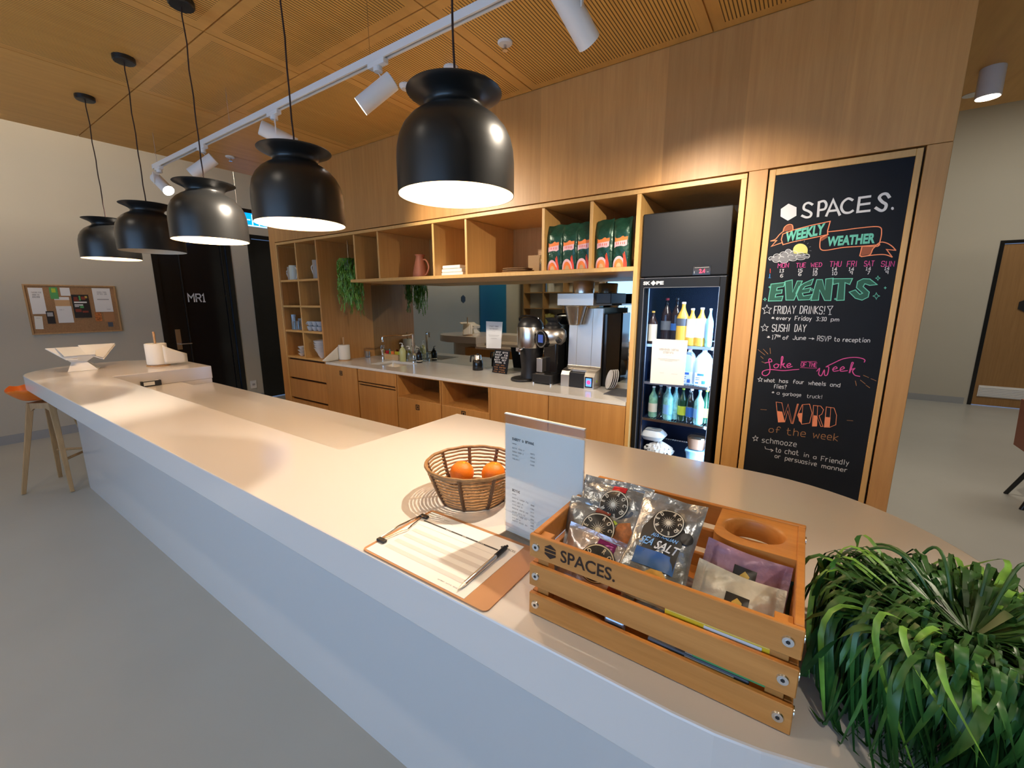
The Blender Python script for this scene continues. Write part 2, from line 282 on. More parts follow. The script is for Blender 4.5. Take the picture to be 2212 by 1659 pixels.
def strokes(mb, text, p0, p1, cap, wd, nrm, upv, jit=0.0, gap=2.2, fit=True):
    """single-line handwriting from p0 to p1 along the baseline; cap = capital height"""
    p0 = Vector(p0); p1 = Vector(p1); rt = (p1-p0); L = rt.length; rt.normalize(); upv = Vector(upv)
    adv = []; x = 0
    for ch in text:
        if ch == ' ': adv.append(x); x += 5.0; continue
        d = _SF.get(ch, '02 42'); wch = max(int(c[0]) for c in d.replace('|', ' ').split()); adv.append(x); x += max(wch, 1.5)+gap
    sx = L/max(x-gap, 1); sy = cap/6.0
    for ch, ax in zip(text, adv):
        if ch == ' ': continue
        jy = random.uniform(-jit, jit)*cap
        for pl in _SF.get(ch, '02 42').split('|'):
            ribbon(mb, [p0+rt*((ax+int(c[0]))*sx)+upv*((int(c[1])-2)*sy+jy) for c in pl.split()], wd, nrm)
# ================================================================ the setting
D = 2.75; XL = -7.17; ZC = 2.976; ZH = 4.4; ZI = 1.0; ZW = 0.888; YM = 3.43; YR = 9.25
struct(MB().quad((-9, -4.3, 0), (6, -4.3, 0), (6, 9.4, 0), (-9, 9.4, 0)).build('floor', 'floor_vinyl'))
# canopy of grooved acoustic panels over the bar
mb = MB()
CX0, CX1, CY0, CY1 = -5.42, 3.4, -2.2, 4.85
mb.box(CX0, CX1, CY0, CY1, ZC+0.012, ZC+0.12)
rows = [(CY0, -0.15, [-5.42, -3.93, -2.82, -1.71, -0.57, 0.57, 1.7, 2.8, 3.4]), (-0.15, 1.205, [-5.42, -3.93, -2.82, -1.71, -0.57, 0.57, 1.7, 2.8, 3.4]), (1.205, 1.735, [-5.42, -3.93, -2.82, -1.71, -0.57, 0.57, 1.7, 2.8, 3.4]),
        (1.735, 2.75, [-5.42, -4.87, -3.73, -2.59, -1.71, -0.57, 0.57, 1.7, 2.8, 3.4]), (2.75, CY1, [-5.42, 0.46, 1.5, 2.5, 3.4])]
for y0, y1, xs in rows:
    for x0, x1 in zip(xs[:-1], xs[1:]):
        a, b, c, d = x0+0.004, x1-0.004, y0+0.004, y1-0.004
        plain = (y0 > 2.7) or (x1 < -3.6) or (x1-x0 < 0.3)
        mb.mi(0)
        if plain:
            mb.box(a, b, c, d, ZC, ZC+0.013)
        else:
            g = 0.055; i0, i1, j0, j1 = a+g, b-g, c+g, d-g
            mb.add([(a,c,ZC),(b,c,ZC),(b,d,ZC),(a,d,ZC),(i0,j0,ZC),(i1,j0,ZC),(i1,j1,ZC),(i0,j1,ZC),(a,c,ZC+.013),(b,c,ZC+.013),(b,d,ZC+.013),(a,d,ZC+.013)],
                   [(0,4,5,1),(1,5,6,2),(2,6,7,3),(3,7,4,0),(0,1,9,8),(1,2,10,9),(2,3,11,10),(3,0,8,11)])
            mb.mi(1).quad((i0,j0,ZC),(i0,j1,ZC),(i1,j1,ZC),(i1,j0,ZC))
mb.mi(2).box(CX0+.01, CX1-.01, CY0+.01, CY1-.01, ZC+0.0122, ZC+0.0132)
struct(mb.build('ceiling', ['ceiling_oak', 'ceiling_oak_grooved', 'dark_gap']))
struct(MB().box(-9, 6, -4.3, 9.4, ZH, ZH+.05).build('ceiling_high', 'ceiling_paint'))
# walls
mb = MB(); mb.box(XL-.15, XL, -4.3, 2.10, 0, ZH); mb.box(XL-.15, XL, 3.06, 3.31, 0, ZH); mb.box(XL-.15, XL, 4.30, 9.4, 0, ZH); mb.box(XL-.15, XL, 2.10, 3.06, 2.62, ZH); mb.box(XL-.15, XL, 3.31, 4.30, 2.57, ZH)
struct(mb.build('wall_left', 'wall_paint'))
mb = MB(); mb.box(-9, 2.20, YR, YR+.12, 0, ZH); mb.box(3.22, 6, YR, YR+.12, 0, ZH); mb.box(2.20, 3.22, YR, YR+.12, 2.42, ZH)
struct(mb.build('wall_back', 'wall_paint'))
struct(MB().box(5.9, 6, -4.3, 9.4, 0, ZH).build('wall_right', 'wall_paint'))
mb = MB(); mb.box(-9, -4.5, -4.3, -4.2, 0, ZH); mb.box(1.3, 6, -4.3, -4.2, 0, ZH); mb.box(-4.5, 1.3, -4.3, -4.2, 2.8, ZH); mb.box(-4.5, 1.3, -4.3, -4.2, 0, 0.4)
struct(mb.build('wall_front', 'wall_paint'))
mb = MB()
for x in (-4.5, -3.05, -1.6, -0.15, 1.25): mb.box(x, x+.05, -4.25, -4.18, 0.4, 2.8)
mb.box(-4.5, 1.3, -4.25, -4.18, 2.74, 2.8); mb.box(-4.5, 1.3, -4.25, -4.18, 0.4, 0.46)
wf = struct(mb.build('window_1', 'black_satin'))
MB().quad((-4.45, -4.22, 0.45), (1.26, -4.22, 0.45), (1.26, -4.22, 2.75), (-4.45, -4.22, 2.75)).build('window_pane', 'pane', wf)
# oak joinery wall with its recesses
mb = MB()
for x0, x1, y0, y1, z0, z1 in ((-5.41, -5.285, D, 3.5, 0, 2.976), (-5.285, 0.45, D, 3.5, 2.247, 2.976), (-0.335, -0.246, D, 3.5, 0, 2.245), (0.366, 0.45, D, 3.5, 0, 2.245), (-0.246, 0.366, D+.07, 3.5, 0, 2.247), (-5.285, -0.335, YM+.03, 3.5, 0, 2.247)):
    mb.box(x0, x1, y0, y1, z0, z1)
struct(mb.build('wall_kitchen', 'oak', bevel=0.0015, seg=1))
# skirtings
struct(MB().box(XL, XL+.012, -4.2, 2.08, 0, 0.10).build('baseboard_left', 'skirting'))
struct(MB().box(-9, 2.16, YR-.012, YR, 0, 0.10).build('baseboard_back', 'skirting'))
struct(MB().box(XL, XL+.012, 3.07, 3.30, 0, 0.10).build('baseboard_pier', 'skirting'))
# black meeting-room door with number
dr = struct(MB().box(XL-.10, XL+.012, 2.10, 2.16, 0, 2.62).box(XL-.10, XL+.012, 3.00, 3.06, 0, 2.62).box(XL-.10, XL+.012, 2.16, 3.00, 2.56, 2.62).build('door_1', 'black_door'))
MB().box(XL-.06, XL-.015, 2.165, 2.40, 0.01, 2.555).build('door_leaf', 'black_door', dr)
MB().box(XL-.05, XL-.02, 2.41, 2.995, 0.01, 2.555).build('glass_panel', 'black_gloss', dr)
mb = MB(); mb.box(XL-.018, XL+.0, 2.40, 2.412, 0.01, 2.555); mb.box(XL-.018, XL+.004, 2.93, 2.942, 0.01, 2.555); mb.build('glazing_bead', 'black_plastic', dr)
mb = MB(); p = PX(408, 647, XL); strokes(mb, 'MR1', (XL-.012, p.y, p.z-.03), (XL-.012, p.y+.20, p.z-.03), .105, .017, (1, 0, 0), (0, 0, 1)); mb.build('room_number', 'chalk_white', dr)
mb = MB(); mb.cyl((XL-.01, 2.27, 0.98), (XL+.045, 2.27, 0.98), 0.012); mb.tube([(XL+.045, 2.27, .98), (XL+.05, 2.30, .98), (XL+.05, 2.40, .98)], 0.009); mb.box(XL-.014, XL-.006, 2.24, 2.30, .90, 1.18); mb.build('door_handle', 'steel', dr, smooth=True)
d2 = struct(MB().box(XL-.10, XL+.012, 3.31, 3.37, 0, 2.57).box(XL-.10, XL+.012, 4.24, 4.30, 0, 2.57).box(XL-.10, XL+.012, 3.37, 4.24, 2.51, 2.57).build('door_2', 'black_door'))
MB().box(XL-.06, XL-.02, 3.375, 4.235, 0.01, 2.505).build('door_leaf', 'black_door', d2)
# timber door at the far right with kick grille and hexagonal sign
d3 = struct(MB().box(2.20, 2.245, YR-.01, YR+.08, 0, 2.42).box(3.175, 3.22, YR-.01, YR+.08, 0, 2.42).box(2.245, 3.175, YR-.01, YR+.08, 2.375, 2.42).build('door_3', 'black_door'))
MB().box(2.25, 3.17, YR+.01, YR+.05, 0.008, 2.37).build('door_leaf', 'door_wood', d3)
mb = MB().box(2.29, 3.13, YR-.002, YR+.012, 0.14, 0.31)
for i in range(6): mb.box(2.30, 3.12, YR-.010, YR+.0, 0.155+.024*i, 0.168+.024*i)
mb.build('vent_grille', 'white_metal', d3)
hx = [(2.60+.10*cos(pi/6+pi/3*i), YR+.009, 1.505+.10*sin(pi/6+pi/3*i)) for i in range(6)]
MB().slab(hx, (0, -.012, 0)).build('hexagonal_sign', 'black_plastic', d3)
# mirrored splashback is glass fixed on the recess wall
mr = MB().box(-4.44, -0.945, YM-.004, YM+.004, ZW, 1.752).build('splashback_mirror', 'mirror'); tag(mr, 'grey tinted mirror splashback behind the kitchen worktop', 'mirror')
# wall socket
t = thing('wall_socket', 'small white power socket low on the pale pier between the two black doors', 'socket', (XL, 3.165, 0.22)); MB().box(XL, XL+.008, 3.12, 3.21, .20, .32).build('faceplate', 'white_plastic', t, bevel=.003); MB().box(XL+.008, XL+.011, 3.145, 3.185, .245, .275).build('socket_outlet', 'ink_grey', t)
# ---------------------------------------------------------------- ceiling fittings
def sprinkler(px, py, label):
    p = PZ(px, py, ZC); t = thing('ceiling_sprinkler', label, 'sprinkler', (p.x, p.y, ZC), 'small round ceiling fittings')
    MB().lathe((p.x, p.y, ZC), [(0.042, 0), (0.042, -.006), (0.036, -.012), (0.016, -.014)], 24).build('cover_ring', 'white_metal', t, smooth=True)
    mb = MB(); mb.cyl((p.x, p.y, ZC-.012), (p.x, p.y, ZC-.04), .008, n=10); mb.cyl((p.x, p.y, ZC-.04), (p.x, p.y, ZC-.043), .016, n=12); mb.build('sprinkler_head', 'steel', t, smooth=True)
sprinkler(1091, 91, 'white ceiling sprinkler on the panel right of the nearest pendant lamp')
sprinkler(497, 338, 'small white sprinkler at the far left end of the timber ceiling')
def detector(px, py, label):
    p = PZ(px, py, ZC); t = thing('smoke_detector', label, 'smoke detector', (p.x, p.y, ZC), 'small round ceiling fittings')
    MB().lathe((p.x, p.y, ZC), [(0.045, 0), (0.045, -.01), (0.032, -.026), (0.0, -.028)], 24).build('detector_body', 'white_plastic', t, smooth=True)
    MB().cyl((p.x+.012, p.y-.012, ZC-.024), (p.x+.012, p.y-.012, ZC-.029), .006, n=8).build('indicator', 'ink_grey', t)
detector(877, 184, 'round white smoke detector left of the nearest pendant lamp')
detector(974, 145, 'round white smoke detector beside the cord of the nearest pendant lamp')
# surface cylinder lamp at the right
p = PZ(2146, 146, ZC); t = thing('cylinder_downlight', 'short white cylinder downlight under the ceiling at the far right', 'ceiling light', (p.x, p.y, ZC))
MB().lathe((p.x, p.y, ZC), [(.058, 0), (.060, -.004), (.060, -.165), (.056, -.168), (.050, -.150), (.045, -.06), (.0, -.058)], 32).build('lamp_body', 'white_metal', t, smooth=True)
MB().lathe((p.x, p.y, ZC), [(.036, -.0595), (.0, -.0605)], 20).build('lamp_lens', 'lens_white', t)
l = bpy.data.lights.new('downlight_beam', 'SPOT'); l.energy = 60; l.color = NEUT; l.spot_size = radians(95); l.spot_blend = .6; l.shadow_soft_size = .03
o = bpy.data.objects.new('downlight_beam', l); COL.objects.link(o); o.location = (p.x, p.y, ZC-.08)
p = PZ(2100, 205, ZC); MBp = MB().lathe((p.x, p.y, ZC), [(.05, 0), (.05, -.003), (.0, -.004)], 24).build('ceiling_access_disc', 'white_plastic'); tag(MBp, 'flat white disc in the ceiling beside the cylinder downlight', 'ceiling disc')
# recessed light at the left edge
MBp = MB().lathe((-5.30, 0.70, ZC), [(.045, 0), (.045, -.003), (.0, -.004)], 24).build('recessed_downlight', 'lens_white'); tag(MBp, 'small glowing recessed downlight at the far left edge of the ceiling', 'ceiling light')
# exit sign
a = PX(524, 455, -5.95); b = PX(562, 487, -5.95)
t = thing('exit_sign', 'blue lit running man exit sign hanging on wires near the dark doorway', 'exit sign', (-5.95, 2.78, 2.50))
MB().box(-5.975, -5.925, 2.62, 3.02, 2.655, 2.70).build('sign_housing', 'black_plastic', t, bevel=.003)
MB().box(-5.956, -5.944, 2.63, 3.01, 2.50, 2.655).build('light_panel', 'exit_blue', t)
mb = MB(); xx = -5.9435
for pl in ([(2.70,2.62),(2.70,2.60)], [(2.69,2.58),(2.70,2.55),(2.69,2.52)], [(2.69,2.585),(2.72,2.565),(2.735,2.575)], [(2.69,2.585),(2.665,2.565)], [(2.70,2.55),(2.72,2.535),(2.72,2.515)], [(2.84,2.52),(2.84,2.635),(2.92,2.635),(2.92,2.52)], [(2.77,2.575),(2.81,2.575)], [(2.63,2.507),(3.01,2.507)], [(2.637,2.505),(2.637,2.65)]):
    ribbon(mb, [(xx, y, z) for y, z in pl], .014, (1, 0, 0))
mb.build('running_man_symbol', 'exit_white', t)
mb = MB()
for y in (2.68, 2.96): mb.tube([(-5.95, y, 2.70), (-5.95, y, 4.4)], .0022, 6)
mb.build('suspension_wire', 'steel', t)
# ================================================================ pendants
def pendant(x, label, lit):
    y = 1.04; zr = 1.873
    t = thing('pendant_lamp', label, 'pendant lamp', (x, y, zr), 'row of black bell pendants over the bar')
    prof = [(.172,0),(.1735,.0),(.1735,.03),(.1735,.09),(.171,.125),(.164,.155),(.150,.183),(.130,.206),(.108,.222),(.091,.231),(.084,.238),(.083,.246),(.090,.255),(.106,.265),(.124,.273),(.136,.279),(.138,.281),(.136,.283),(.116,.276),(.095,.269),(.02,.264),(.0,.264)]
    sh_ = MB().lathe((x, y, zr), prof, 56, cap0=False).build('shade', 'black_satin', t, smooth=True, angle=60)
    MB().lathe((x, y, zr), [(.1715,.0005),(.1715,.03),(.1715,.088),(.169,.122),(.161,.152),(.147,.180),(.127,.202),(.105,.217),(.0,.220)], 56, cap0=False).build('shade_lining', 'shade_white', sh_, smooth=True)
    mb = MB(); mb.cyl((x,y,zr+.213), (x,y,zr+.13), .022, n=16); mb.build('lamp_holder', 'shade_white', t)
    MB().ball((x, y, zr+.105), .034, 20, 12, 1.15).build('bulb', 'bulb_warm' if lit else 'bulb_off', t, smooth=True)
    MB().cyl((x, y, zr+.262), (x, y, zr+.285), .012, .008, n=12).build('cord_grip', 'steel', t, smooth=True)
    n = 14; MB().tube([(x+.003*sin(i*1.3)*(0 < i < n), y+.002*cos(i*1.7)*(0 < i < n), zr+.28+(ZC-zr-.29)*i/n) for i in range(n+1)], .0032, 8).build('cord', 'cord_brown', t, smooth=True)
    MB().lathe((x, y, ZC), [(.055, 0), (.055, -.022), (.050, -.028), (.0, -.029)], 28).build('ceiling_rose', 'black_satin', t, smooth=True)
    if lit:
        l = bpy.data.lights.new('pendant_glow', 'POINT'); l.energy = 7.6; l.color = WARM; l.shadow_soft_size = .012
        o = bpy.data.objects.new('pendant_glow', l); COL.objects.link(o); o.location = (x, y, zr+.048)
    return t
mat('cord_brown', (0.035, 0.012, 0.008), 0.7)
for i, (lab, lit) in enumerate([('lit black bell pendant nearest the camera, the largest in the picture', True), ('lit black bell pendant second from the camera', True), ('lit black bell pendant hanging in the middle of the row of five', True), ('unlit black bell pendant with grey inside, fourth from the camera', False), ('lit black bell pendant farthest from the camera at the left end of the row', True)]):
    pendant(-0.914-0.859*i, lab, lit)
# ================================================================ track and spotlights
TY, TZ = 1.545, 2.70
a = PX(333, 362, -5.1)
t = thing('lighting_track', 'long white lighting track hanging under the timber ceiling', 'lighting track', (-2.0, TY, TZ))
TX0, TX1 = -4.86, 2.4
mb = MB(); mb.box(TX0, TX1, TY-.017, TY-.008, TZ, TZ+.034); mb.box(TX0, TX1, TY+.008, TY+.017, TZ, TZ+.034); mb.box(TX0, TX1, TY-.008, TY+.008, TZ+.012, TZ+.034); mb.build('track_rail', 'white_metal', t)
MB().box(TX0, TX1, TY-.0079, TY+.0079, TZ+.009, TZ+.0118).build('track_slot', 'ink_grey', t)
mb = MB()
for x in (TX0+.08, -3.4, -1.9, -.2, 1.4): mb.tube([(x, TY, TZ+.034), (x, TY, ZC)], .0015, 6)
mb.build('suspension_wire', 'steel', t)
def spot(x, aim, label, power, size=44, lx=0.085):
    """cylinder spotlight on a side bracket; aim = unit direction of the beam"""
    d = Vector(aim).normalized(); L = .20; r = .043
    t = thing('track_spotlight', label, 'spotlight', (x, TY, TZ), 'white cylinder spotlights on the track')
    mb = MB(); mb.box(x-.06, x+.06, TY-.016, TY+.016, TZ-.022, TZ+.004); mb.cyl((x, TY, TZ-.02), (x, TY, TZ-.045), .022, n=16); mb.build('track_adapter', 'white_metal', t, bevel=.003)
    c = Vector((x, TY, TZ-.045-lx)); s = d.cross(Vector((0, 0, 1))); s = (s if s.length > .05 else Vector((1, 0, 0))).normalized()
    piv = c+s*(r+.006)
    mb = MB(); mb.slab([Vector((x, TY, TZ-.045))+s*.0+q for q in (Vector((0,0,0)), s*(r+.010), s*(r+.010)+Vector((0,0,-.004)), Vector((0,0,-.004)))], d.cross(s)*.018) ; mb.slab([Vector((x, TY, TZ-.045))+s*(r+.006)+d.cross(s)*.0, Vector((x, TY, TZ-.045))+s*(r+.010), piv+s*.004, piv], d.cross(s)*.018); mb.build('bracket', 'white_metal', t)
    b0 = c-d*(L*.42); b1 = c+d*(L*.58)
    mb = MB(); mb.cyl(b0, b1, r, n=32, caps=False); mb.cyl(b0-d*.004, b0, r-.006, r, n=32); mb.cyl(b1-d*.012, b1-d*.010, r-.001, n=32, caps=False); mb.build('lamp_body', 'white_metal', t, smooth=True)
    MB().cyl(b1-d*.010, b1-d*.008, r-.002, n=32).build('lamp_lens', 'lens_white', t)
    l = bpy.data.lights.new('spot_beam', 'SPOT'); l.energy = power; l.color = NEUT; l.spot_size = radians(size); l.spot_blend = .9; l.shadow_soft_size = .022
    o = bpy.data.objects.new('spot_beam', l); COL.objects.link(o); o.location = b1+d*.01; o.rotation_euler = d.to_track_quat('-Z', 'Y').to_euler()
    return t
def tx(px, py): return PY(px, py, TY).x
spot(tx(345, 375), (0.80, 0.15, -0.62), 'white track spotlight at the far left end of the track, angled to the right', 60)
spot(tx(436, 312), (-0.50, -0.62, -0.62), 'white track spotlight with glowing face, second from the left end of the track', 75)
spot(tx(590, 232), (0.42, 1.0, -0.38), 'white track spotlight partly behind the second nearest pendant lamp', 70, 74)
spot(tx(815, 122), (-0.62, -0.50, -0.60), 'white track spotlight with bright glowing face left of the nearest pendant lamp', 190)
spot(PY(1238, -60, TY).x, (0.28, 0.95, -0.72), 'white track spotlight cut off by the top edge right of the nearest pendant', 75, 74)
spot(0.55, (-2.35, 1.45, -1.66), 'unseen track spotlight added beyond the right edge to brighten the kitchen worktop', 110, 66)  # extra lamp out of view, added to brighten the worktop
spot(-0.30, (-0.85, -0.80, -1.60), 'track spotlight beyond the top right of the picture, turned down to the bar', 78, 62)
spot(1.75, (-0.6, -0.7, -0.9), 'track spotlight near the right end of the track, turned to the bar end', 105, 60)
# unseen downlights added over the seating side to lighten bar front and floor
for x in (-3.4, -1.6, 0.35):
    t = thing('recessed_downlight', 'unseen ceiling downlight added as fill over the seating side of the bar', 'ceiling light', (x, -0.20, ZC), 'fill downlights added over the seating side')
    MB().lathe((x, -0.20, ZC), [(.06, 0), (.06, -.004), (.045, -.004), (.042, -.001)], 28, cap0=False).build('trim_ring', 'white_metal', t, smooth=True, angle=40); MB().lathe((x, -0.20, ZC), [(.043, -.001), (0, -.0015)], 24).build('lamp_lens', 'lens_white', t)
    l = bpy.data.lights.new('downlight_beam', 'SPOT'); l.energy = 22; l.color = NEUT; l.spot_size = radians(120); l.spot_blend = .7; l.shadow_soft_size = .04
    o = bpy.data.objects.new('downlight_beam', l); COL.objects.link(o); o.location = (x, -0.20, ZC-.012)
# ================================================================ kitchen joinery
FR = 2.748
mb = MB(); mb.box(-5.279, -5.254, FR, YM+.02, 0, 2.212); mb.box(-5.279, -0.341, FR, YM+.02, 2.212, 2.239); mb.box(-0.369, -0.341, FR, YM+.02, 0, 2.212); t = struct(mb.build('trim_2', 'oak_edge', bevel=.0015, seg=1))
MB().box(-5.254, -0.369, YM+.006, YM+.02, 1.75, 2.212).box(-5.254, -4.465, YM+.006, YM+.02, 0, 1.75).box(-0.914, -0.369, YM+.006, YM+.02, 0, 1.75).build('back_panel', 'oak_plain', t)
# tall open shelving at the left with drawers below
t = thing('shelf_unit', 'tall oak shelf unit with eight open cells and drawers at the left of the kitchen', 'shelf unit', (-4.85, D, 0))
mb = MB(); mb.box(-4.465, -4.441, D, YM+.004, 0, 2.212); mb.box(-5.254, -4.465, D+.02, YM, 0.0, 0.10); mb.box(-5.254, -5.25, D+.01, YM, 0, 2.2); mb.build('side_panel', 'oak_plain', t, bevel=.0015, seg=1)
MB().box(-4.876, -4.854, D+.004, YM+.004, 0.905, 2.212).build('divider', 'oak_edge', t, bevel=.0015, seg=1)
for z in (1.81, 1.515, 1.222, 0.905):
    MB().box(-5.250, -4.465, D+.003, YM+.004, z-.023, z).build('shelf', 'oak_edge', t, bevel=.0015, seg=1)
for z0, z1 in ((0.642, 0.860), (0.388, 0.616), (0.105, 0.362)):
    MB().box(-5.247, -4.469, D, D+.45, z0, z1).build('drawer', 'oak', t, bevel=.002, seg=1)
MB().box(-5.25, -4.466, D+.03, D+.06, .10, .90).build('drawer_carcass', 'dark_gap', t)
# worktop, base units
wt = thing('kitchen_worktop', 'white stone worktop along the kitchen recess', 'worktop', (-2.7, D, ZW-.026))
SX0, SX1, SY0, SY1 = -3.90, -3.47, 2.93, 3.25
mb = MB()
for x0, x1, y0, y1 in ((-4.44, SX0, FR, YM), (SX1, -0.945, FR, YM), (SX0, SX1, FR, SY0), (SX0, SX1, SY1, YM)): mb.box(x0, x1, y0, y1, ZW-.026, ZW)
mb.build('worktop_slab', 'stone_white', wt)
sk = thing('sink', 'steel undermount sink in the white worktop', 'sink', ((SX0+SX1)/2, (SY0+SY1)/2, ZW-.17))
mb = MB(); a, b, c, d = SX0-.004, SX1+.004, SY0-.004, SY1+.004
mb.add([(a,c,ZW-.027),(b,c,ZW-.027),(b,d,ZW-.027),(a,d,ZW-.027),(a+.02,c+.02,ZW-.16),(b-.02,c+.02,ZW-.16),(b-.02,d-.02,ZW-.16),(a+.02,d-.02,ZW-.16)], [(0,1,5,4),(1,2,6,5),(2,3,7,6),(3,0,4,7),(4,5,6,7)]); mb.build('basin', 'steel_brushed', sk, bevel=.008)
MB().cyl(((a+b)/2, (c+d)/2, ZW-.1598), ((a+b)/2, (c+d)/2, ZW-.157), .03, n=20).build('drain', 'chrome', sk, smooth=True)
def pull(par, x, z):
    mb = MB(); y = D-.003
    for x0, x1, z0, z1 in ((-.024,.024,.019,.026), (-.024,.024,-.026,-.019), (-.024,-.016,-.019,.019), (.016,.024,-.019,.019)): mb.box(x+x0, x+x1, y, y+.004, z+z0, z+z1)
    mb.box(x-.008, x+.008, y+.001, y+.004, z-.012, z+.012)
    return mb.build('flush_pull', 'black_plastic', par)
def unit(x0, x1, label, open_top=None, fronts=(), grooves=(), pulls=(), cut=''):
    t = thing('base_cabinet', label, 'cabinet', ((x0+x1)/2, D, 0), 'oak base cabinets under the worktop')
    mb = MB(); mb.box(x0, x0+.016, D+.004, YM, .10, .70 if 'l' in cut else ZW-.027); mb.box(x1-.016, x1, D+.004, YM, .10, .70 if 'r' in cut else ZW-.027); mb.box(x0+.016, x1-.016, D+.03, YM, .10, .118); mb.box(x0+.016, x1-.016, YM-.02, YM, .118, ZW-.027); mb.box(x0+.016, x1-.016, D+.05, D+.07, 0, .10); mb.box(x0+.016, x1-.016, D+.004, D+.10, ZW-.035, ZW-.027)
    if open_top: mb.box(x0+.016, x1-.016, D+.004, YM-.02, open_top-.02, open_top)
    mb.build('carcass', 'oak_plain', t)
    if not open_top: MB().box(x0+.016, x1-.016, D+.024, D+.03, .118, ZW-.036).build('inner_panel', 'dark_gap', t)
    for k, z0, z1 in fronts:
        o = MB().box(x0+.002, x1-.002, D-.001, D+.022, z0, z1).build(k, 'oak', t, bevel=.0015, seg=1)
        for px, pz in pulls:
            if z0 < pz < z1: pull(o, px, pz)
    return t
unit(-4.440, -3.885, 'oak base cabinet left of the sink with one square flush pull', fronts=[('door', .105, .857)], pulls=[(-4.164, .785)], cut='r')
unit(-3.868, -3.268, 'oak base cabinet with slim drawer under the sink tap', fronts=[('drawer', .730, .857), ('rail', .702, .716), ('door', .105, .688)], cut='l')
unit(-3.258, -2.668, 'oak cabinet with dark open cell, nearer the sink', open_top=.640, fronts=[('drawer', .105, .634)], pulls=[(-2.974, .565)])
unit(-2.660, -2.108, 'oak cabinet with dark open cell, nearer the fridge', open_top=.640, fronts=[('drawer', .105, .634)], pulls=[(-2.397, .587)])
unit(-2.104, -1.549, 'plain oak base cabinet below the coffee urn', fronts=[('door', .105, .857)])
unit(-1.545, -0.945, 'plain oak base cabinet beside the fridge', fronts=[('door', .105, .857)])
# hanging shelf
t = thing('wall_shelf', 'long oak wall shelf with upright dividers above the mirror', 'shelf', (-2.4, D, 1.752))
MB().box(-3.88, -0.941, D+.0, YM, 1.752, 1.780).build('shelf_board', 'oak_edge', t, bevel=.0015, seg=1)
for x in (-3.80, -3.438, -2.711, -2.343, -1.619, -1.249): MB().box(x-.011, x+.011, D+.012, YM+.004, 1.780, 2.211).build('divider', 'oak_edge', t, bevel=.0015, seg=1)
# upright between worktop and fridge
tag(MB().box(-0.941, -0.914, FR, YM+.004, 0, 2.211).build('upright_panel', 'oak_edge', bevel=.0015, seg=1), 'pale oak upright between the worktop and the black fridge', 'panel')
# ================================================================ fridge
FX0, FX1, FY, FZ = -0.908, -0.402, 2.79, 2.096
t = fr = thing('display_fridge', 'tall black glass-door drinks fridge built into the oak wall', 'fridge', ((FX0+FX1)/2, 3.08, 0))
B0, B1, BY0, BY1 = FX0+.012, FX1-.0, FY+.045, 3.40
mb = MB(); mb.box(B0, B0+.03, BY0, BY1, .06, 2.08); mb.box(B1-.03, B1, BY0, BY1, .06, 2.08); mb.box(B0+.03, B1-.03, BY1-.04, BY1, .06, 2.08); mb.box(B0+.03, B1-.03, BY0, BY1-.04, .06, .20); mb.box(B0+.03, B1-.03, BY0, BY1-.04, 1.69, 2.08); mb.box(B0+.02, B1-.02, BY0+.02, BY1-.02, 0, .06)
mb.build('cabinet_shell', 'fridge_black', t)
mb = MB(); mb.quad((B0+.031, BY0, .201), (B0+.031, BY1-.041, .201), (B0+.031, BY1-.041, 1.689), (B0+.031, BY0, 1.689)); mb.quad((B1-.031, BY0, .201), (B1-.031, BY0, 1.689), (B1-.031, BY1-.041, 1.689), (B1-.031, BY1-.041, .201)); mb.quad((B0+.03, BY1-.041, .201), (B1-.03, BY1-.041, .201), (B1-.03, BY1-.041, 1.689), (B0+.03, BY1-.041, 1.689)); mb.quad((B0+.03, BY0, .201), (B1-.03, BY0, .201), (B1-.03, BY1, .201), (B0+.03, BY1, .201)); mb.quad((B0+.03, BY0, 1.689), (B0+.03, BY1, 1.689), (B1-.03, BY1, 1.689), (B1-.03, BY0, 1.689))
mb.build('inner_liner', 'fridge_inner', t)
MB().box(FX0, FX1, FY, FY+.05, 1.712, FZ).build('header_panel', 'fridge_black', t, bevel=.006)
x = -0.535; dp = MB().box(x-.055, x+.045, FY-.004, FY, 1.715, 1.768).build('control_panel', 'black_gloss', t, bevel=.001, seg=1)
mb = MB(); put_text(mb, '2.4', (x-.018, FY-.0046, 1.726), (1, 0, 0), (0, 0, 1), height=.024, width=.032, bold=.02); mb.build('red_digits', 'led_red', t)
mb = MB(); mb.box(x-.045, x+.035, FY-.0046, FY-.004, 1.758, 1.760); mb.box(x-.047, x-.044, FY-.0046, FY-.004, 1.725, 1.738); mb.box(x+.024, x+.034, FY-.0046, FY-.004, 1.731, 1.733); mb.build('control_markings', 'ink_grey', t)
GX0, GX1, GZ0, GZ1 = -0.878, -0.436, 0.20, 1.645
mb = MB(); mb.box(FX0, GX0, FY, FY+.042, .075, 1.706); mb.box(GX1, FX1, FY, FY+.042, .075, 1.706); mb.box(GX0, GX1, FY, FY+.042, GZ1, 1.706); mb.box(GX0, GX1, FY, FY+.042, .075, GZ0); dfm = mb.build('door', 'fridge_black', t, bevel=.003)
mb = MB(); e = .003; y = FY-.0012
mb.box(GX0-e, GX0, y, y+.004, GZ0, GZ1+e); mb.box(GX1, GX1+e, y, y+.004, GZ0, GZ1+e); mb.box(GX0-e, GX1+e, y, y+.004, GZ1, GZ1+e); mb.box(FX0, FX1, y, y+.004, 1.7035, 1.7065); mb.build('edge_trim', 'trim_grey', dfm)
MB().quad((GX0, FY+.006, GZ0), (GX1, FY+.006, GZ0), (GX1, FY+.006, GZ1), (GX0, FY+.006, GZ1)).build('glass_pane', 'pane', dfm)
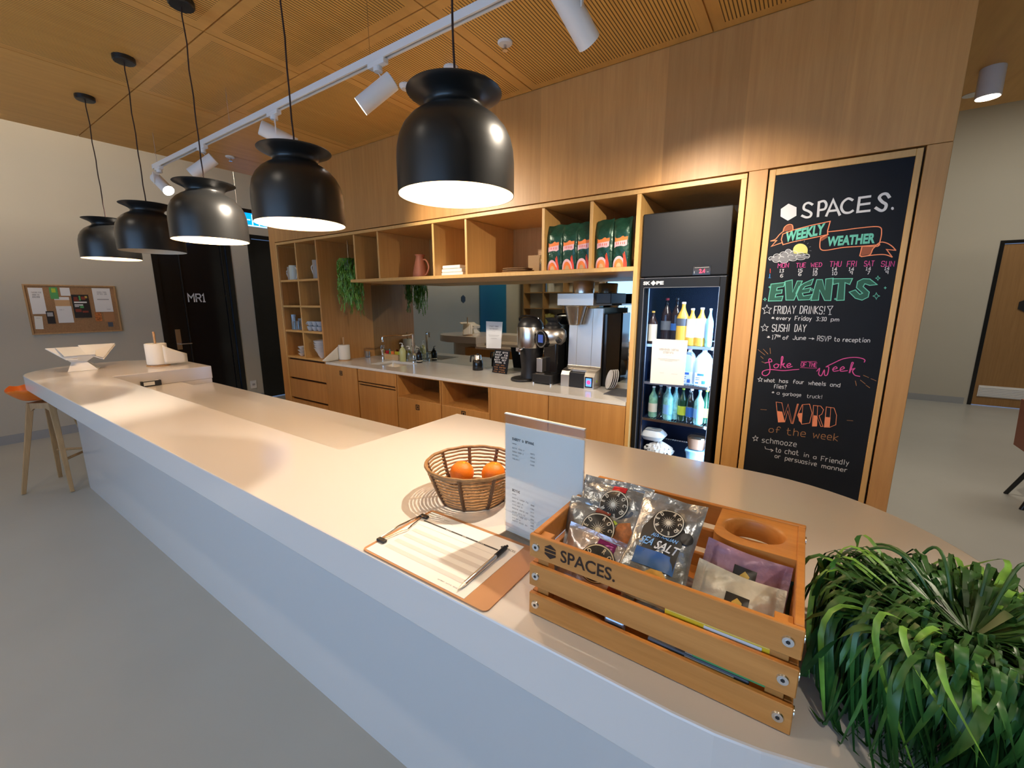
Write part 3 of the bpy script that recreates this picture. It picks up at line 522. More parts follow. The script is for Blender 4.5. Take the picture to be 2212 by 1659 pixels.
mb = MB(); put_text(mb, 'SK', (-0.885, FY-.0014, 1.664), (1, 0, 0), (0, 0, 1), width=.046, height=.022, bold=.05); put_text(mb, 'PE', (-0.803, FY-.0014, 1.664), (1, 0, 0), (0, 0, 1), width=.046, height=.022, bold=.05)
mb.add([(-.838, FY-.0014, 1.675), (-.821, FY-.0014, 1.659), (-.804, FY-.0014, 1.675), (-.821, FY-.0014, 1.691)], [(0,1,2,3)]); mb.build('maker_lettering', 'chalk_white', dfm)
SHZ = [1.283, 1.030, 0.776, 0.50]
for z in SHZ:
    mb = MB(); mb.box(B0+.034, B1-.034, BY0+.012, BY0+.020, z-.018, z); mb.box(B0+.034, B1-.034, BY1-.06, BY1-.05, z-.01, z)
    for i in range(26): xx = B0+.04+(B1-B0-.08)*i/25; mb.box(xx-.0015, xx+.0015, BY0+.02, BY1-.05, z-.006, z)
    mb.build('wire_shelf', 'steel', t)
MB().box(B1-.042, B1-.032, BY0+.004, BY0+.016, .25, 1.66).build('led_strip', 'led_cool', t)
mb = MB(); mb.box(B0+.034, B0+.040, BY0+.004, BY0+.012, .22, 1.66); mb.build('shelf_upright', 'steel', t)
l = bpy.data.lights.new('fridge_light', 'AREA'); l.shape = 'RECTANGLE'; l.size = .03; l.size_y = 1.35; l.energy = 6; l.color = (.42, .66, 1.0)
o = bpy.data.objects.new('fridge_light', l); COL.objects.link(o); o.location = (B1-.047, BY0+.012, .95); o.rotation_euler = Vector((-.75, .65, 0)).to_track_quat('-Z', 'Y').to_euler()
# printed notice taped on the glass
def sheet(name, label, cat, corners, matn, thick, normal, group=None):
    """sheet of paper: corners TL, TR, BR, BL"""
    n = Vector(normal); o = MB().slab([Vector(c) for c in corners], n*(-thick)).build(name, matn); tag(o, label, cat, group); return o
def lines_on(o, spec, mt='ink', nm='printed_text'):
    """spec: (x0,y0,x1,y1,thick) in 0..1 sheet coordinates (y down) laid on the sheet whose corners are stored"""
    TL, TR, BR, BL, n = spec[0]; mb = MB()
    P = lambda u, v: (TL*(1-u)*(1-v)+TR*u*(1-v)+BR*u*v+BL*(1-u)*v)+n*.0012
    for u0, v0, u1, v1 in spec[1]: mb.quad(P(u0, v1), P(u1, v1), P(u1, v0), P(u0, v0))
    return mb.build(nm, mt, o)
def text_on(o, fr4, body, u0, v1, wu, hv, mt='ink', bold=.0, nm='printed_text', lift=.0013):
    TL, TR, BR, BL, n = fr4; vs, fs, w, h = textmesh(body, bold)
    P = lambda u, v: (TL*(1-u)*(1-v)+TR*u*(1-v)+BR*u*v+BL*(1-u)*v)+n*lift
    return MB().add([P(u0+wu*x/w, v1-hv*y/h) for x, y in vs], fs).build(nm, mt, o)
yy = FY-.0025
TL, TR, BR, BL = [PY(*p, yy) for p in ((1409.4,731.6),(1485.9,735.5),(1476.8,832.7),(1404.2,827.5))]
q = sheet('fridge_notice', 'white printed notice taped to the fridge glass', 'notice', (TL, TR, BR, BL), 'paper', .0006, (0, -1, 0))
F4 = (TL, TR, BR, BL, Vector((0, -1, 0)))
def letters(u0, u1, v0, v1, n, words=(4,)):
    '''illegibly small print: letter-sized marks'''
    out = []; du = (u1-u0)/n; c = 0; w = list(words)
    for i in range(n):
        if w and c == w[0]: w.pop(0); c = 0; continue
        c += 1; a = u0+du*i; k = random.random()
        out += [(a, v0, a+du*.28, v1)]
        if k > .3: out += [(a, v0, a+du*.75, v0+(v1-v0)*.25)]
        if k < .6: out += [(a+du*.5, v0+(v1-v0)*.2, a+du*.75, v1)]
        if .2 < k < .8: out += [(a, v0+(v1-v0)*.75, a+du*.75, v1)]
    return out
lines_on(q, (F4, letters(.22, .78, .20, .245, 14, (8,))+letters(.34, .64, .265, .31, 8, (9,))), 'ink_grey')
lines_on(q, (F4, [(.2,.43,.82,.437), (.26,.455,.76,.462), (.4,.475,.62,.48), (.28,.745,.4,.75), (.62,.755,.8,.76), (.42,.35,.58,.353)]), 'ink_grey')
# ---------------------------------------------------------------- fridge contents
def Z8(x, y, yd): return PY(1320+x*.2592, 580+y*.2592, yd)
def bottle(x, y, z, h, r, label, liq, cap='black_plastic', lab=None, labz=(.22, .5), neck=.30, group='bottles and jars in the fridge', name='drink_bottle', cat='bottle', capm=True, shoulder=.62):
    t = thing(name, label, cat, (x, y, z), group)
    nr = r*neck
    MB().lathe((x, y, z), [(r*.86, 0), (r, .008), (r, h*shoulder), (r*.93, h*(shoulder+.05)), (nr*1.35, h*(shoulder+.20)), (nr, h*(shoulder+.26)), (nr, h*.955), (nr*1.12, h*.96), (nr*1.12, h*.975)], 18).build('bottle_body', liq, t, smooth=True, angle=50)
    MB().lathe((x, y, z), [(nr*1.2, h*.95), (nr*1.22, h*.995), (nr*.9, h), (0, h)], 14).build('cap', cap, t, smooth=True)
    if lab:
        mb = MB(); n = 16; a0, a1 = -pi*.95, -pi*.05
        mb.add([(x+(r+.0012)*cos(a0+(a1-a0)*i/n), y+(r+.0012)*sin(a0+(a1-a0)*i/n), z+h*zz) for zz in labz for i in range(n+1)], [(i, i+1, n+2+i, n+1+i) for i in range(n)]); mb.build('label', lab, t, smooth=True)
    return t
yb = 2.905
def bx(zx, zy): return Z8(zx, zy, yb).x
for zx, h, r, lab, liq, cap, lb, lz, yo in ((270, .20, .026, 'dark slim bottle at the far left of the top fridge shelf', 'cola_dark', 'black_plastic', 'print_slate', (.2,.55), .06), (340, .215, .031, 'dark bottle with a large cream label, left on the top fridge shelf', 'beer_dark', 'print_gold', 'print_cream', (.08,.60), .0), (432, .30, .033, 'dark cola bottle with red cap on the top fridge shelf', 'cola_dark', 'print_red', 'print_slate', (.3,.5), .05), (515, .30, .032, 'dark cola bottle with black cap beside the red-capped one', 'cola_dark', 'black_plastic', 'print_blue', (.3,.45), .05), (585, .275, .037, 'tall yellow juice bottle in the middle of the top fridge shelf', 'juice', 'print_white', 'print_slate', (.45,.62), .0), (662, .235, .033, 'yellow juice bottle with white label, left of a matching pair', 'juice', 'print_white', 'print_white', (.22,.72), .0), (740, .24, .035, 'yellow juice bottle with white label, right of a matching pair', 'juice', 'print_white', 'print_white', (.22,.72), .0), (815, .235, .022, 'slim pale blue bottle at the right end of the top fridge shelf', 'teal_glass', 'print_white', 'print_lightblue', (.2,.6), -.02)):
    bottle(bx(zx, 600), yb+yo, SHZ[0], h, r, lab, liq, cap, lb, lz)
def jug(zx, label, capm, w):
    x = bx(zx, 900); y = yb+.01; z = SHZ[1]; t = thing('milk_jug', label, 'milk jug', (x, y, z), 'milk jugs on the second fridge shelf')
    mb = MB(); n = 24; prof = [(.92, 0), (1, .006), (1, .13), (.90, .165), (.62, .195), (.30, .212), (.24, .216), (.24, .228)]; vs = []; fs = []
    for s, zz in prof:
        for i in range(n):
            a = 2*pi*i/n; ca, sa = cos(a), sin(a); q = (abs(ca)**5+abs(sa)**5)**(-1/5); vs.append((x+w*s*q*ca, y+w*.85*s*q*sa, z+zz))
    for j in range(len(prof)-1): fs += [(j*n+i, j*n+(i+1) % n, (j+1)*n+(i+1) % n, (j+1)*n+i) for i in range(n)]
    fs += [list(range(n))[::-1], list(range((len(prof)-1)*n, len(prof)*n))]
    mb.add(vs, fs).build('jug_body', 'milk_blue', t, smooth=True, angle=50)
    MB().cyl((x, y, z+.226), (x, y, z+.244), w*.28, n=16).build('screw_cap', capm, t, smooth=True)
    MB().tube([(x+w*.95, y-.01, z+.125), (x+w*.75, y-.02, z+.172), (x+w*.3, y-.02, z+.198)], .009, 8).build('handle', 'milk_blue', t, smooth=True)
    mb = MB(); yy = y-w*.85-.0015
    mb.box(x-w*.7, x+w*.72, yy, yy+.001, z+.008, z+.085); lb = mb.build('label', 'print_white', t)
    mb = MB(); mb.box(x-w*.45, x+w*.25, yy-.001, yy, z+.066, z+.080); mb.box(x-w*.6, x-w*.1, yy-.001, yy, z+.05, z+.054); mb.box(x-w*.6, x-w*.15, yy-.001, yy, z+.038, z+.042); mb.box(x+w*.05, x+w*.45, yy-.001, yy, z+.014, z+.036); mb.box(x-w*.6, x-w*.25, yy-.001, yy, z+.016, z+.024); mb.build('label_print', 'print_blue', t)
jug(640, 'milk jug with pink cap half behind the fridge notice', 'cap_pink', .046); jug(762, 'large milk jug with blue cap on the second fridge shelf', 'cap_blue', .056)
for zx, h, r, lab, liq, cap, lb, yo in ((345, .215, .029, 'small clear bottle with pale label, leftmost on the third fridge shelf', 'green_glass', 'print_white', 'print_cream', .0), (392, .225, .030, 'tall clear glass bottle second from left on the third fridge shelf', 'clear_glass', 'print_white', None, .03), (440, .22, .029, 'teal-necked glass bottle behind the blue-labelled bottle on the third shelf', 'teal_glass', 'print_white', None, .06), (474, .225, .031, 'glass bottle with blue label in the left group on the third fridge shelf', 'teal_glass', 'print_white', 'print_lightblue', -.01), (522, .225, .030, 'clear glass bottle right of the blue-labelled one on the third shelf', 'teal_glass', 'print_white', None, .03), (585, .22, .029, 'dark green bottle with round lime label on the third fridge shelf', 'bottle_green', 'print_lime', 'print_lime', .02), (630, .20, .024, 'slim clear bottle just right of the dark green bottle in the fridge', 'clear_glass', 'print_white', None, .07), (660, .225, .029, 'clear bottle with blue and white label right of centre on the third shelf', 'clear_glass', 'print_white', 'print_blue', .0), (732, .225, .030, 'pale glass bottle with lime printed label near the right of the third shelf', 'teal_glass', 'print_lightblue', 'print_lightblue', -.015), (778, .22, .028, 'green bottle with lime label at the right end of the third shelf', 'bottle_green', 'print_lime', 'print_lime', .04)):
    bottle(bx(zx, 1200), yb+yo, SHZ[2], h, r, lab, liq, cap, lb, (.18, .46))
# food on the bottom shelf
p = Z8(345, 1400, 2.93); z = SHZ[3]
x = p.x; t = thing('takeaway_box', 'white clamshell takeaway box resting on a wrapped plate in the fridge', 'takeaway box', (x, 2.95, z+.105))
mb = MB(); n = 24
def sq(cx, cy, w, d, z, k=4): return [(cx+w*cos(2*pi*i/n)*(abs(cos(2*pi*i/n))**k+abs(sin(2*pi*i/n))**k)**(-1/k), cy+d*sin(2*pi*i/n)*(abs(cos(2*pi*i/n))**k+abs(sin(2*pi*i/n))**k)**(-1/k), z) for i in range(n)]
def loft(mb, rings):
    m = len(rings[0]); vs = [p for r in rings for p in r]; fs = []
    for j in range(len(rings)-1): fs += [(j*m+i, j*m+(i+1) % m, (j+1)*m+(i+1) % m, (j+1)*m+i) for i in range(m)]
    return mb.add(vs, fs+[list(range(m))[::-1], list(range((len(rings)-1)*m, len(rings)*m))])
loft(mb, [sq(x, 2.95, .065, .055, z+.105), sq(x, 2.95, .085, .072, z+.135)]); mb.build('box_base', 'print_white', t, smooth=True, angle=30)
mb = MB(); loft(mb, [sq(x, 2.95, .088, .075, z+.136), sq(x, 2.95, .080, .068, z+.150), sq(x, 2.95, .055, .048, z+.172)]); mb.build('lid', 'print_white', t, smooth=True, angle=30)
x = Z8(395, 1480, 2.92).x; mb = MB(); k = []
for j in range(9):
    s = [.55, .85, 1.0, 1.0, .92, .8, .62, .38, .12][j]
    k.append([(x+.098*s*cos(2*pi*i/40)*(1+.07*sin(i*2.3+j*1.9)), 2.935+.078*s*sin(2*pi*i/40)*(1+.07*sin(i*3.1+j)), z+.001+.095*j/8+.006*sin(i*1.7+j*2.1)*(0 < j)) for i in range(40)])
loft(mb, k); q = mb.build('wrapped_sandwich', 'paper', smooth=False); tag(q, 'crumpled white wrapped food parcel with dark blotches at the bottom of the fridge', 'food parcel')
mb = MB()
for i in range(16):
    a = random.uniform(pi*1.05, 1.95*pi); hh = random.uniform(.025, .07); cx, cz, cy = x+.090*cos(a), z+hh, 2.935+.080*sin(a)-.002
    mb.add([(cx+random.uniform(-.014, .014), cy-.004+random.uniform(-.002, .002), cz+random.uniform(-.010, .010)) for _ in range(4)], [(0,1,2,3)])
mb.build('dark_blotches', 'print_black', q)
x = Z8(712, 1450, 2.92).x
for zz, mt, lb, s in ((z, 'tub_blue', 'clear blue food tub at the bottom right of the fridge', 1.0), (z+.098, 'tub_brown', 'round brown food tub stacked on the blue one in the fridge', .92)):
    t = thing('food_tub', lb, 'food tub', (x, 2.93, zz), 'food tubs in the fridge')
    mb = MB(); loft(mb, [sq(x, 2.93, .052*s, .05*s, zz), sq(x, 2.93, .062*s, .058*s, zz+.075)]); mb.build('tub', mt, t, smooth=True, angle=30)
    mb = MB(); loft(mb, [sq(x, 2.93, .066*s, .062*s, zz+.075), sq(x, 2.93, .066*s, .062*s, zz+.085), sq(x, 2.93, .058*s, .054*s, zz+.090)]); mb.build('tub_lid', 'tub_blue' if s == 1.0 else 'clear_glass', t, smooth=True, angle=30)
# ================================================================ chalkboard
BX0, BX1, BZ0, BZ1, BY = -0.209, 0.333, 0.06, 2.207, D+.004
t = cb = thing('chalkboard', 'tall black chalkboard with coloured chalk writing in the oak wall', 'chalkboard', (.06, D, .03))
mb = MB(); mb.box(-.238, BX0, D-.003, D+.03, .03, 2.238); mb.box(BX1, .357, D-.003, D+.03, .03, 2.238); mb.box(BX0, BX1, D-.003, D+.03, BZ1, 2.238); mb.box(BX0, BX1, D-.003, D+.03, .03, BZ0); mb.build('oak_frame', 'oak_edge', t, bevel=.002, seg=1)
MB().box(BX0, BX1, BY, BY+.02, BZ0, BZ1).build('writing_surface', 'chalkboard', t)
struct(MB().box(-.246, .366, D+.045, D+.069, 0.0, 2.247).build('trim_1', 'dark_gap'))
NB = (0, -1, 0); UB = (0, 0, 1); yc = BY-.0008
def A9(x, y, k=0): return PY(1580+x*.2411, 320+y*.2411, yc-k*.0003)
def A10(x, y, k=0): return PY(1580+x*.2411, 680+y*.2411, yc-k*.0003)
def line9(mb, pts, wd=.0035, k=1): ribbon(mb, [A9(*p, k) for p in pts], wd, NB)
def line10(mb, pts, wd=.0035, k=1): ribbon(mb, [A10(*p, k) for p in pts], wd, NB)
def fill9(mb, pts, k=0): mb.add([A9(*p, k) for p in pts], [list(range(len(pts)))])
def fill10(mb, pts, k=0): mb.add([A10(*p, k) for p in pts], [list(range(len(pts)))])
def arc(cx, cy, rx, ry, a0, a1, n=16): return [(cx+rx*cos(radians(a0+(a1-a0)*i/n)), cy+ry*sin(radians(a0+(a1-a0)*i/n))) for i in range(n+1)]
# heading
mb = MB(); fill9(mb, [(512,497),(583,530),(582,605),(505,650),(440,612),(443,545)]); mb.build('chalk_hexagon', 'chalk_white', cb)
mb = MB(); W = .0105
def spl(pts, n=6):
    out = []; P = [pts[0]]+list(pts)+[pts[-1]]
    for i in range(1, len(P)-2):
        p0, p1, p2, p3 = P[i-1:i+3]
        for k in range(n):
            t_ = k/n; out.append(tuple(.5*((2*p1[j])+(-p0[j]+p2[j])*t_+(2*p0[j]-5*p1[j]+4*p2[j]-p3[j])*t_**2+(-p0[j]+3*p1[j]-3*p2[j]+p3[j])*t_**3) for j in (0, 1)))
    return out+[tuple(pts[-1])]
line9(mb, spl([(725,505),(690,490),(655,508),(650,545),(690,565),(715,585),(705,612),(670,620),(632,605)]), W)
line9(mb, [(775,612),(785,482)], W); line9(mb, spl([(785,485),(830,475),(850,505),(835,545),(782,556)]), W)
line9(mb, [(850,607),(912,465),(970,598)], W); line9(mb, [(870,565),(952,555)], W)
line9(mb, spl([(1085,465),(1045,452),(1000,485),(985,535),(1010,575),(1055,578),(1088,560)]), W)
line9(mb, [(1245,432),(1148,445),(1130,572),(1238,560)], W); line9(mb, [(1140,508),(1238,495)], W)
line9(mb, spl([(1415,440),(1390,410),(1350,415),(1325,445),(1350,480),(1385,505),(1375,545),(1340,560),(1293,535)]), .012)
fill9(mb, arc(1443, 540, 13, 14, 0, 330, 10), 1); mb.build('chalk_heading', 'chalk_white', cb)
# banner
mb = MB(); W = .0042
line9(mb, [(460,770),(550,735),(700,695),(885,655),(862,740),(862,775),(700,810),(550,840),(462,865),(447,820),(460,770)], W)
line9(mb, spl([(462,750),(475,710),(510,685),(545,690),(552,730)]), W); line9(mb, spl([(465,745),(430,775),(395,815),(352,832)]), W); line9(mb, [(352,832),(405,828),(358,880),(450,848)], W)
line9(mb, spl([(862,750),(1000,735),(1150,715),(1320,705),(1345,760),(1325,860)]), W); line9(mb, spl([(1325,865),(1150,880),(1000,890),(850,915),(800,905),(792,860),(800,800)]), W)
line9(mb, [(800,805),(868,770)], W); line9(mb, [(1330,865),(1310,880),(1170,880),(1150,965),(1170,972)], W); line9(mb, spl([(1165,972),(1240,955),(1270,900),(1330,845),(1390,850),(1440,880),(1472,915)]), W)
line9(mb, [(1472,915),(1390,908),(1440,975)], W); line9(mb, spl([(1440,977),(1380,955),(1300,955),(1180,970)]), W); mb.build('chalk_banner_outline', 'chalk_orange', cb)
mb = MB(); fill9(mb, [(462,750),(475,712),(510,690),(545,695),(548,732)]); fill9(mb, [(1172,884),(1300,882),(1262,910),(1240,950),(1160,965)]); fill9(mb, [(800,808),(864,775),(860,800),(805,835)]); mb.build('chalk_banner_shading', 'chalk_orange_dim', cb)
def blocktext(body, x0, y0, x1, y1, h0, mt, A, nm, bold=.03, slant=0.0):
    """bold block lettering along a slanted baseline (x0,y0)-(x1,y1); h0 = height in crop pixels"""
    vs, fs, w, h = textmesh(body, bold); P0 = A(x0, y0, 1); P1 = A(x1, y1, 1); Hh = abs((A(x0, y0-h0)-A(x0, y0)).z); r = P1-P0
    return MB().add([P0+r*(x/w)+Vector((slant*y/h*Hh, 0, Hh*y/h)) for x, y in vs], fs).build(nm, mt, cb)
blocktext('WEEKLY', 478, 845, 830, 772, 95, 'chalk_teal', A9, 'chalk_lettering', .045); blocktext('WEATHER', 852, 882, 1282, 852, 88, 'chalk_teal', A9, 'chalk_lettering', .045)
# sun and cloud
mb = MB(); fill9(mb, arc(618, 915, 66, 60, 150, 395, 20)+[(690,940),(560,945)]); mb.build('chalk_sun', 'chalk_yellow', cb)
mb = MB()
for i in range(7): a = radians(-115+24*i); line9(mb, [(618+84*cos(a), 912+78*sin(a)), (618+98*cos(a), 912+92*sin(a))], .0018)
mb.build('chalk_sun_rays', 'chalk_grey', cb)
mb = MB(); fill9(mb, [(335,1000),(370,970),(420,955),(480,930),(500,910),(540,915),(580,935),(640,945),(672,965),(700,970),(690,990),(600,990),(520,1010),(480,1022),(400,1015)]); mb.build('chalk_cloud_fill', 'chalk_grey', cb)
mb = MB()
for cx, cy, rx, ry, a0, a1 in ((360,990,26,18,120,330),(410,972,34,24,170,350),(470,955,38,26,180,350),(510,930,28,24,180,360),(560,945,34,24,190,370),(620,955,32,20,190,360),(670,968,30,18,200,400),(400,1005,30,18,10,170),(470,1010,36,18,10,170),(550,992,36,18,10,160),(620,986,40,14,20,160),(450,985,24,14,150,330),(530,970,24,14,150,330),(600,972,24,12,150,330)): line9(mb, arc(cx, cy, rx, ry, a0, a1, 10), .0026)
mb.build('chalk_cloud_outline', 'chalk_white', cb)
# week table
mb = MB()
for d_, x0, x1, y0, y1, h in (('MON',415,510,1073,1068,38),('TUE',578,662,1070,1066,38),('WED',710,808,1066,1062,36),('THU',878,980,1062,1060,46),('FRI',1035,1118,1062,1060,48),('SAT',1188,1275,1058,1056,46),('SUN',1340,1455,1060,1060,46)):
    strokes(mb, d_, A9(x0, y0), A9(x1, y1), abs((A9(x0, y0-h)-A9(x0, y0)).z), .0026, NB, UB)
mb.build('chalk_weekdays', 'chalk_pink', cb)
mb = MB()
for s, x0, x1, y, h in (('13',432,466,1112,26),('15',598,634,1108,26),('12',732,768,1104,26),('14',902,942,1098,28),('14',1052,1095,1098,28),('14',1205,1246,1094,28),('14',1372,1412,1092,28),('6',438,460,1156,26),('6',600,624,1142,26),('10',728,764,1140,28),('10',902,942,1136,28),('9',1062,1082,1132,28),('7',1218,1236,1130,28),('9',1380,1402,1126,26)):
    strokes(mb, s, A9(x0, y), A9(x1, y), abs((A9(x0, y-h)-A9(x0, y)).z), .0026, NB, UB)
mb.build('chalk_temperatures', 'chalk_white', cb)
mb = MB(); line9(mb, [(348,1082),(347,1118)], .003); mb.build('chalk_mark_red', 'chalk_red', cb); mb = MB(); line9(mb, [(344,1128),(342,1162)], .003); line9(mb, [(332,1163),(352,1163)], .002); mb.build('chalk_mark_blue', 'chalk_blue', cb)
# EVENTS outline letters with dim fill
EV = [[(355,1218),(480,1203),(468,1240),(410,1250),(405,1275),(455,1268),(450,1300),(398,1308),(392,1335),(462,1325),(450,1368),(330,1370)], [(480,1195),(545,1180),(548,1290),(590,1190),(635,1190),(560,1362),(488,1362)], [(650,1210),(735,1172),(715,1225),(660,1240),(640,1265),(710,1250),(700,1290),(635,1300),(645,1325),(728,1310),(700,1358),(600,1362),(578,1300),(605,1240)], [(765,1178),(815,1178),(838,1270),(845,1172),(912,1165),(890,1365),(835,1365),(790,1270),(780,1362),(712,1365)], [(908,1170),(1085,1168),(1060,1222),(1018,1205),(1010,1362),(942,1365),(960,1210),(912,1222)], [(1180,1170),(1240,1172),(1305,1222),(1240,1230),(1195,1215),(1180,1240),(1235,1290),(1225,1335),(1170,1362),(1110,1345),(1055,1290),(1110,1270),(1150,1310),(1175,1300),(1120,1250),(1130,1195)]]
mb = MB(); mo = MB()
for pl in EV: fill9(mb, pl, 0); line9(mo, pl+[pl[0]], .0036, 1)
mb.build('chalk_events_shading', 'chalk_green_dim', cb); mo.build('chalk_events_outline', 'chalk_teal', cb)
mb = MB()
for cx, cy, r in ((1312,1165,20),(1298,1325,30),(1378,1252,9),(722,1268,14),(300,1355,14),(342,1245,8),(930,1352,8)):
    line9(mb, [(cx,cy-r),(cx+r*.3,cy-r*.3),(cx+r,cy),(cx+r*.3,cy+r*.3),(cx,cy+r),(cx-r*.3,cy+r*.3),(cx-r,cy),(cx-r*.3,cy-r*.3),(cx,cy-r)], .0022)
mb.build('chalk_sparkles', 'chalk_teal', cb)
def star(mb, A, cx, cy, r, wd=.0024):
    pts = [(cx+(r if i % 2 == 0 else r*.45)*cos(-pi/2+pi*i/5), cy+(r if i % 2 == 0 else r*.45)*sin(-pi/2+pi*i/5)) for i in range(11)]
    ribbon(mb, [A(*p, 1) for p in pts], wd, NB)
def write(A, rows, nm, mt='chalk_white', wd=.0027):
    mb = MB()
    for s, x0, y0, x1, y1, h in rows: strokes(mb, s, A(x0, y0, 1), A(x1, y1, 1), abs((A(x0, y0-h)-A(x0, y0)).z), wd, NB, UB, .03)
    return mb.build(nm, mt, cb)
mb = MB(); star(mb, A9, 318, 1448, 44); star(mb, A9, 298, 1610, 34); star(mb, A10, 258, 580, 22); star(mb, A10, 215, 1108, 26)
line9(mb, [(860,1418),(910,1415),(883,1455),(860,1418)], .0026); line9(mb, [(883,1455),(882,1490)], .0026); line9(mb, [(870,1492),(895,1491)], .0026); mb.build('chalk_stars_and_glass', 'chalk_white', cb)
write(A9, [('FRIDAY',380,1482,570,1482,66),('DRINKS!',612,1482,832,1486,66)], 'chalk_lettering', wd=.0034)
write(A9, [('*',358,1536,382,1537,26),('every',402,1536,528,1540,28),('Friday',568,1542,714,1545,36),('3:30',760,1546,848,1548,32),('pm',892,1549,962,1550,30)], 'chalk_lettering')
write(A9, [('SUSHI',362,1642,515,1642,62),('DAY',565,1644,664,1644,62)], 'chalk_lettering', wd=.0034)
write(A10, [('*',318,214,344,215,28),('17',364,218,400,218,38),('TH',406,200,436,200,18),('of',460,220,508,222,32),('June',550,222,664,224,34),('>',692,222,738,226,22),('RSVP',768,232,888,238,44),('to',920,236,966,238,36),('reception',998,240,1238,246,34)], 'chalk_lettering')
# joke of the week, script
mb = MB(); W = .0042
line10(mb, spl([(300,432),(330,425),(362,418),(350,395),(335,405),(345,470),(340,520),(310,545),(278,535),(285,505),(350,490),(460,500),(560,492),(605,488)]), W)
line10(mb, spl([(400,440),(380,455),(390,475),(415,470),(420,445),(400,440),(430,448)]), W); line10(mb, spl([(440,475),(455,420),(462,380),(450,378),(445,430),(442,478)]), W); line10(mb, spl([(445,450),(475,435),(462,455),(485,475)]), W); line10(mb, spl([(495,462),(530,448),(520,435),(498,450),(505,472),(545,462)]), W)
line10(mb, spl([(765,505),(790,480),(782,530),(805,545),(832,495),(835,540),(860,535),(872,470),(850,465),(910,435),(1000,395),(1090,382),(1160,388),(1195,405),(1190,425)]), W)
line10(mb, spl([(905,490),(945,480),(935,465),(912,480),(915,505),(960,500)]), W); line10(mb, spl([(970,495),(1010,480),(1000,465),(978,480),(980,505),(1040,500)]), W); line10(mb, spl([(1060,520),(1085,450),(1092,430),(1078,430),(1065,480),(1055,520)]), W); line10(mb, spl([(1062,495),(1105,480),(1085,505),(1105,540),(1150,552)]), W)
strokes(mb, 'OF', A10(622, 462), A10(668, 464), .035*1.0*.62, .0028, NB, UB); strokes(mb, 'THE', A10(690, 464), A10(762, 468), .035*.62, .0028, NB, UB); line10(mb, [(624,418),(762,418)], .0018); line10(mb, [(618,472),(765,480)], .0018)
mb.build('chalk_joke_of_the_week', 'chalk_pink', cb)
mb = MB()
for a in ([(238,312),(300,360)], [(285,308),(328,352)], [(345,298),(350,348)], [(262,372),(285,392)], [(272,420),(302,432)], [(1182,542),(1230,562)], [(1250,572),(1298,592)], [(1110,592),(1120,635)], [(1155,585),(1200,620)], [(1205,630),(1240,655)], [(262,848),(315,852)], [(1035,945),(1088,950)]): line10(mb, a, .0024)
mb.build('chalk_ray_marks', 'chalk_brown', cb)
write(A10, [('what',292,600,388,604,30),('has',428,606,505,610,30),('four',552,614,645,620,32),('wheels',690,625,842,636,34),('and',884,640,970,648,32),('flies?',380,656,490,664,34)], 'chalk_lettering')
write(A10, [('*',360,708,382,709,24),('a',406,712,428,714,26),('garbage',458,722,622,732,28),('truck!',676,742,810,750,30)], 'chalk_lettering', wd=.0022)
# WORD in outline letters with filled lower halves
mb = MB(); mo = MB()
for pl in ([(398,782),(450,782),(470,958),(540,795),(552,962),(415,960),(398,782)],): pass
WD = [[(400,782),(452,788),(475,900),(508,800),(545,972),(590,800),(600,800),(552,975),(535,972),(505,860),(478,960),(420,962)], [(635,805),(700,800),(722,880),(700,970),(630,980),(592,900)], [(735,812),(800,818),(825,850),(810,890),(785,905),(820,1000),(800,1000),(768,910),(762,998),(725,998)], [(850,825),(920,835),(942,900),(935,985),(880,1008),(832,1006)]]
for pl in WD: line10(mo, pl+[pl[0]], .0026)
line10(mo, [(640,812),(628,975)], .002); line10(mo, [(772,818),(765,995)], .002); line10(mo, [(890,832),(878,1004)], .002)
for pl in ([(412,862),(455,868),(478,958),(422,960)], [(596,882),(634,880),(630,975),(605,950)], [(738,900),(770,905),(763,996),(726,996)], [(842,915),(888,920),(880,1004),(834,1004)]): fill10(mb, pl, 0)
mo.build('chalk_word_outline', 'chalk_orange', cb); mb.build('chalk_word_fill', 'chalk_orange', cb)
write(A10, [('of',335,1050,435,1058,52),('the',492,1076,660,1092,62),('week',730,1100,950,1130,62)], 'chalk_lettering', 'chalk_brown', .0034)
write(A10, [('schmooze',272,1142,580,1182,46)], 'chalk_lettering')
write(A10, [('to',395,1228,440,1234,40),('chat',478,1242,600,1258,42),('in',645,1270,690,1276,34),('a',732,1288,758,1292,32),('Friendly',802,1306,1048,1348,42),('or',388,1280,435,1288,34),('persuasive',480,1302,760,1356,38),('manner',808,1370,1032,1410,36)], 'chalk_lettering')
mb = MB(); line10(mb, [(300,1180),(305,1200),(372,1215)], .0026); line10(mb, [(352,1202),(374,1215),(355,1226)], .0026); mb.build('chalk_arrow', 'chalk_white', cb)
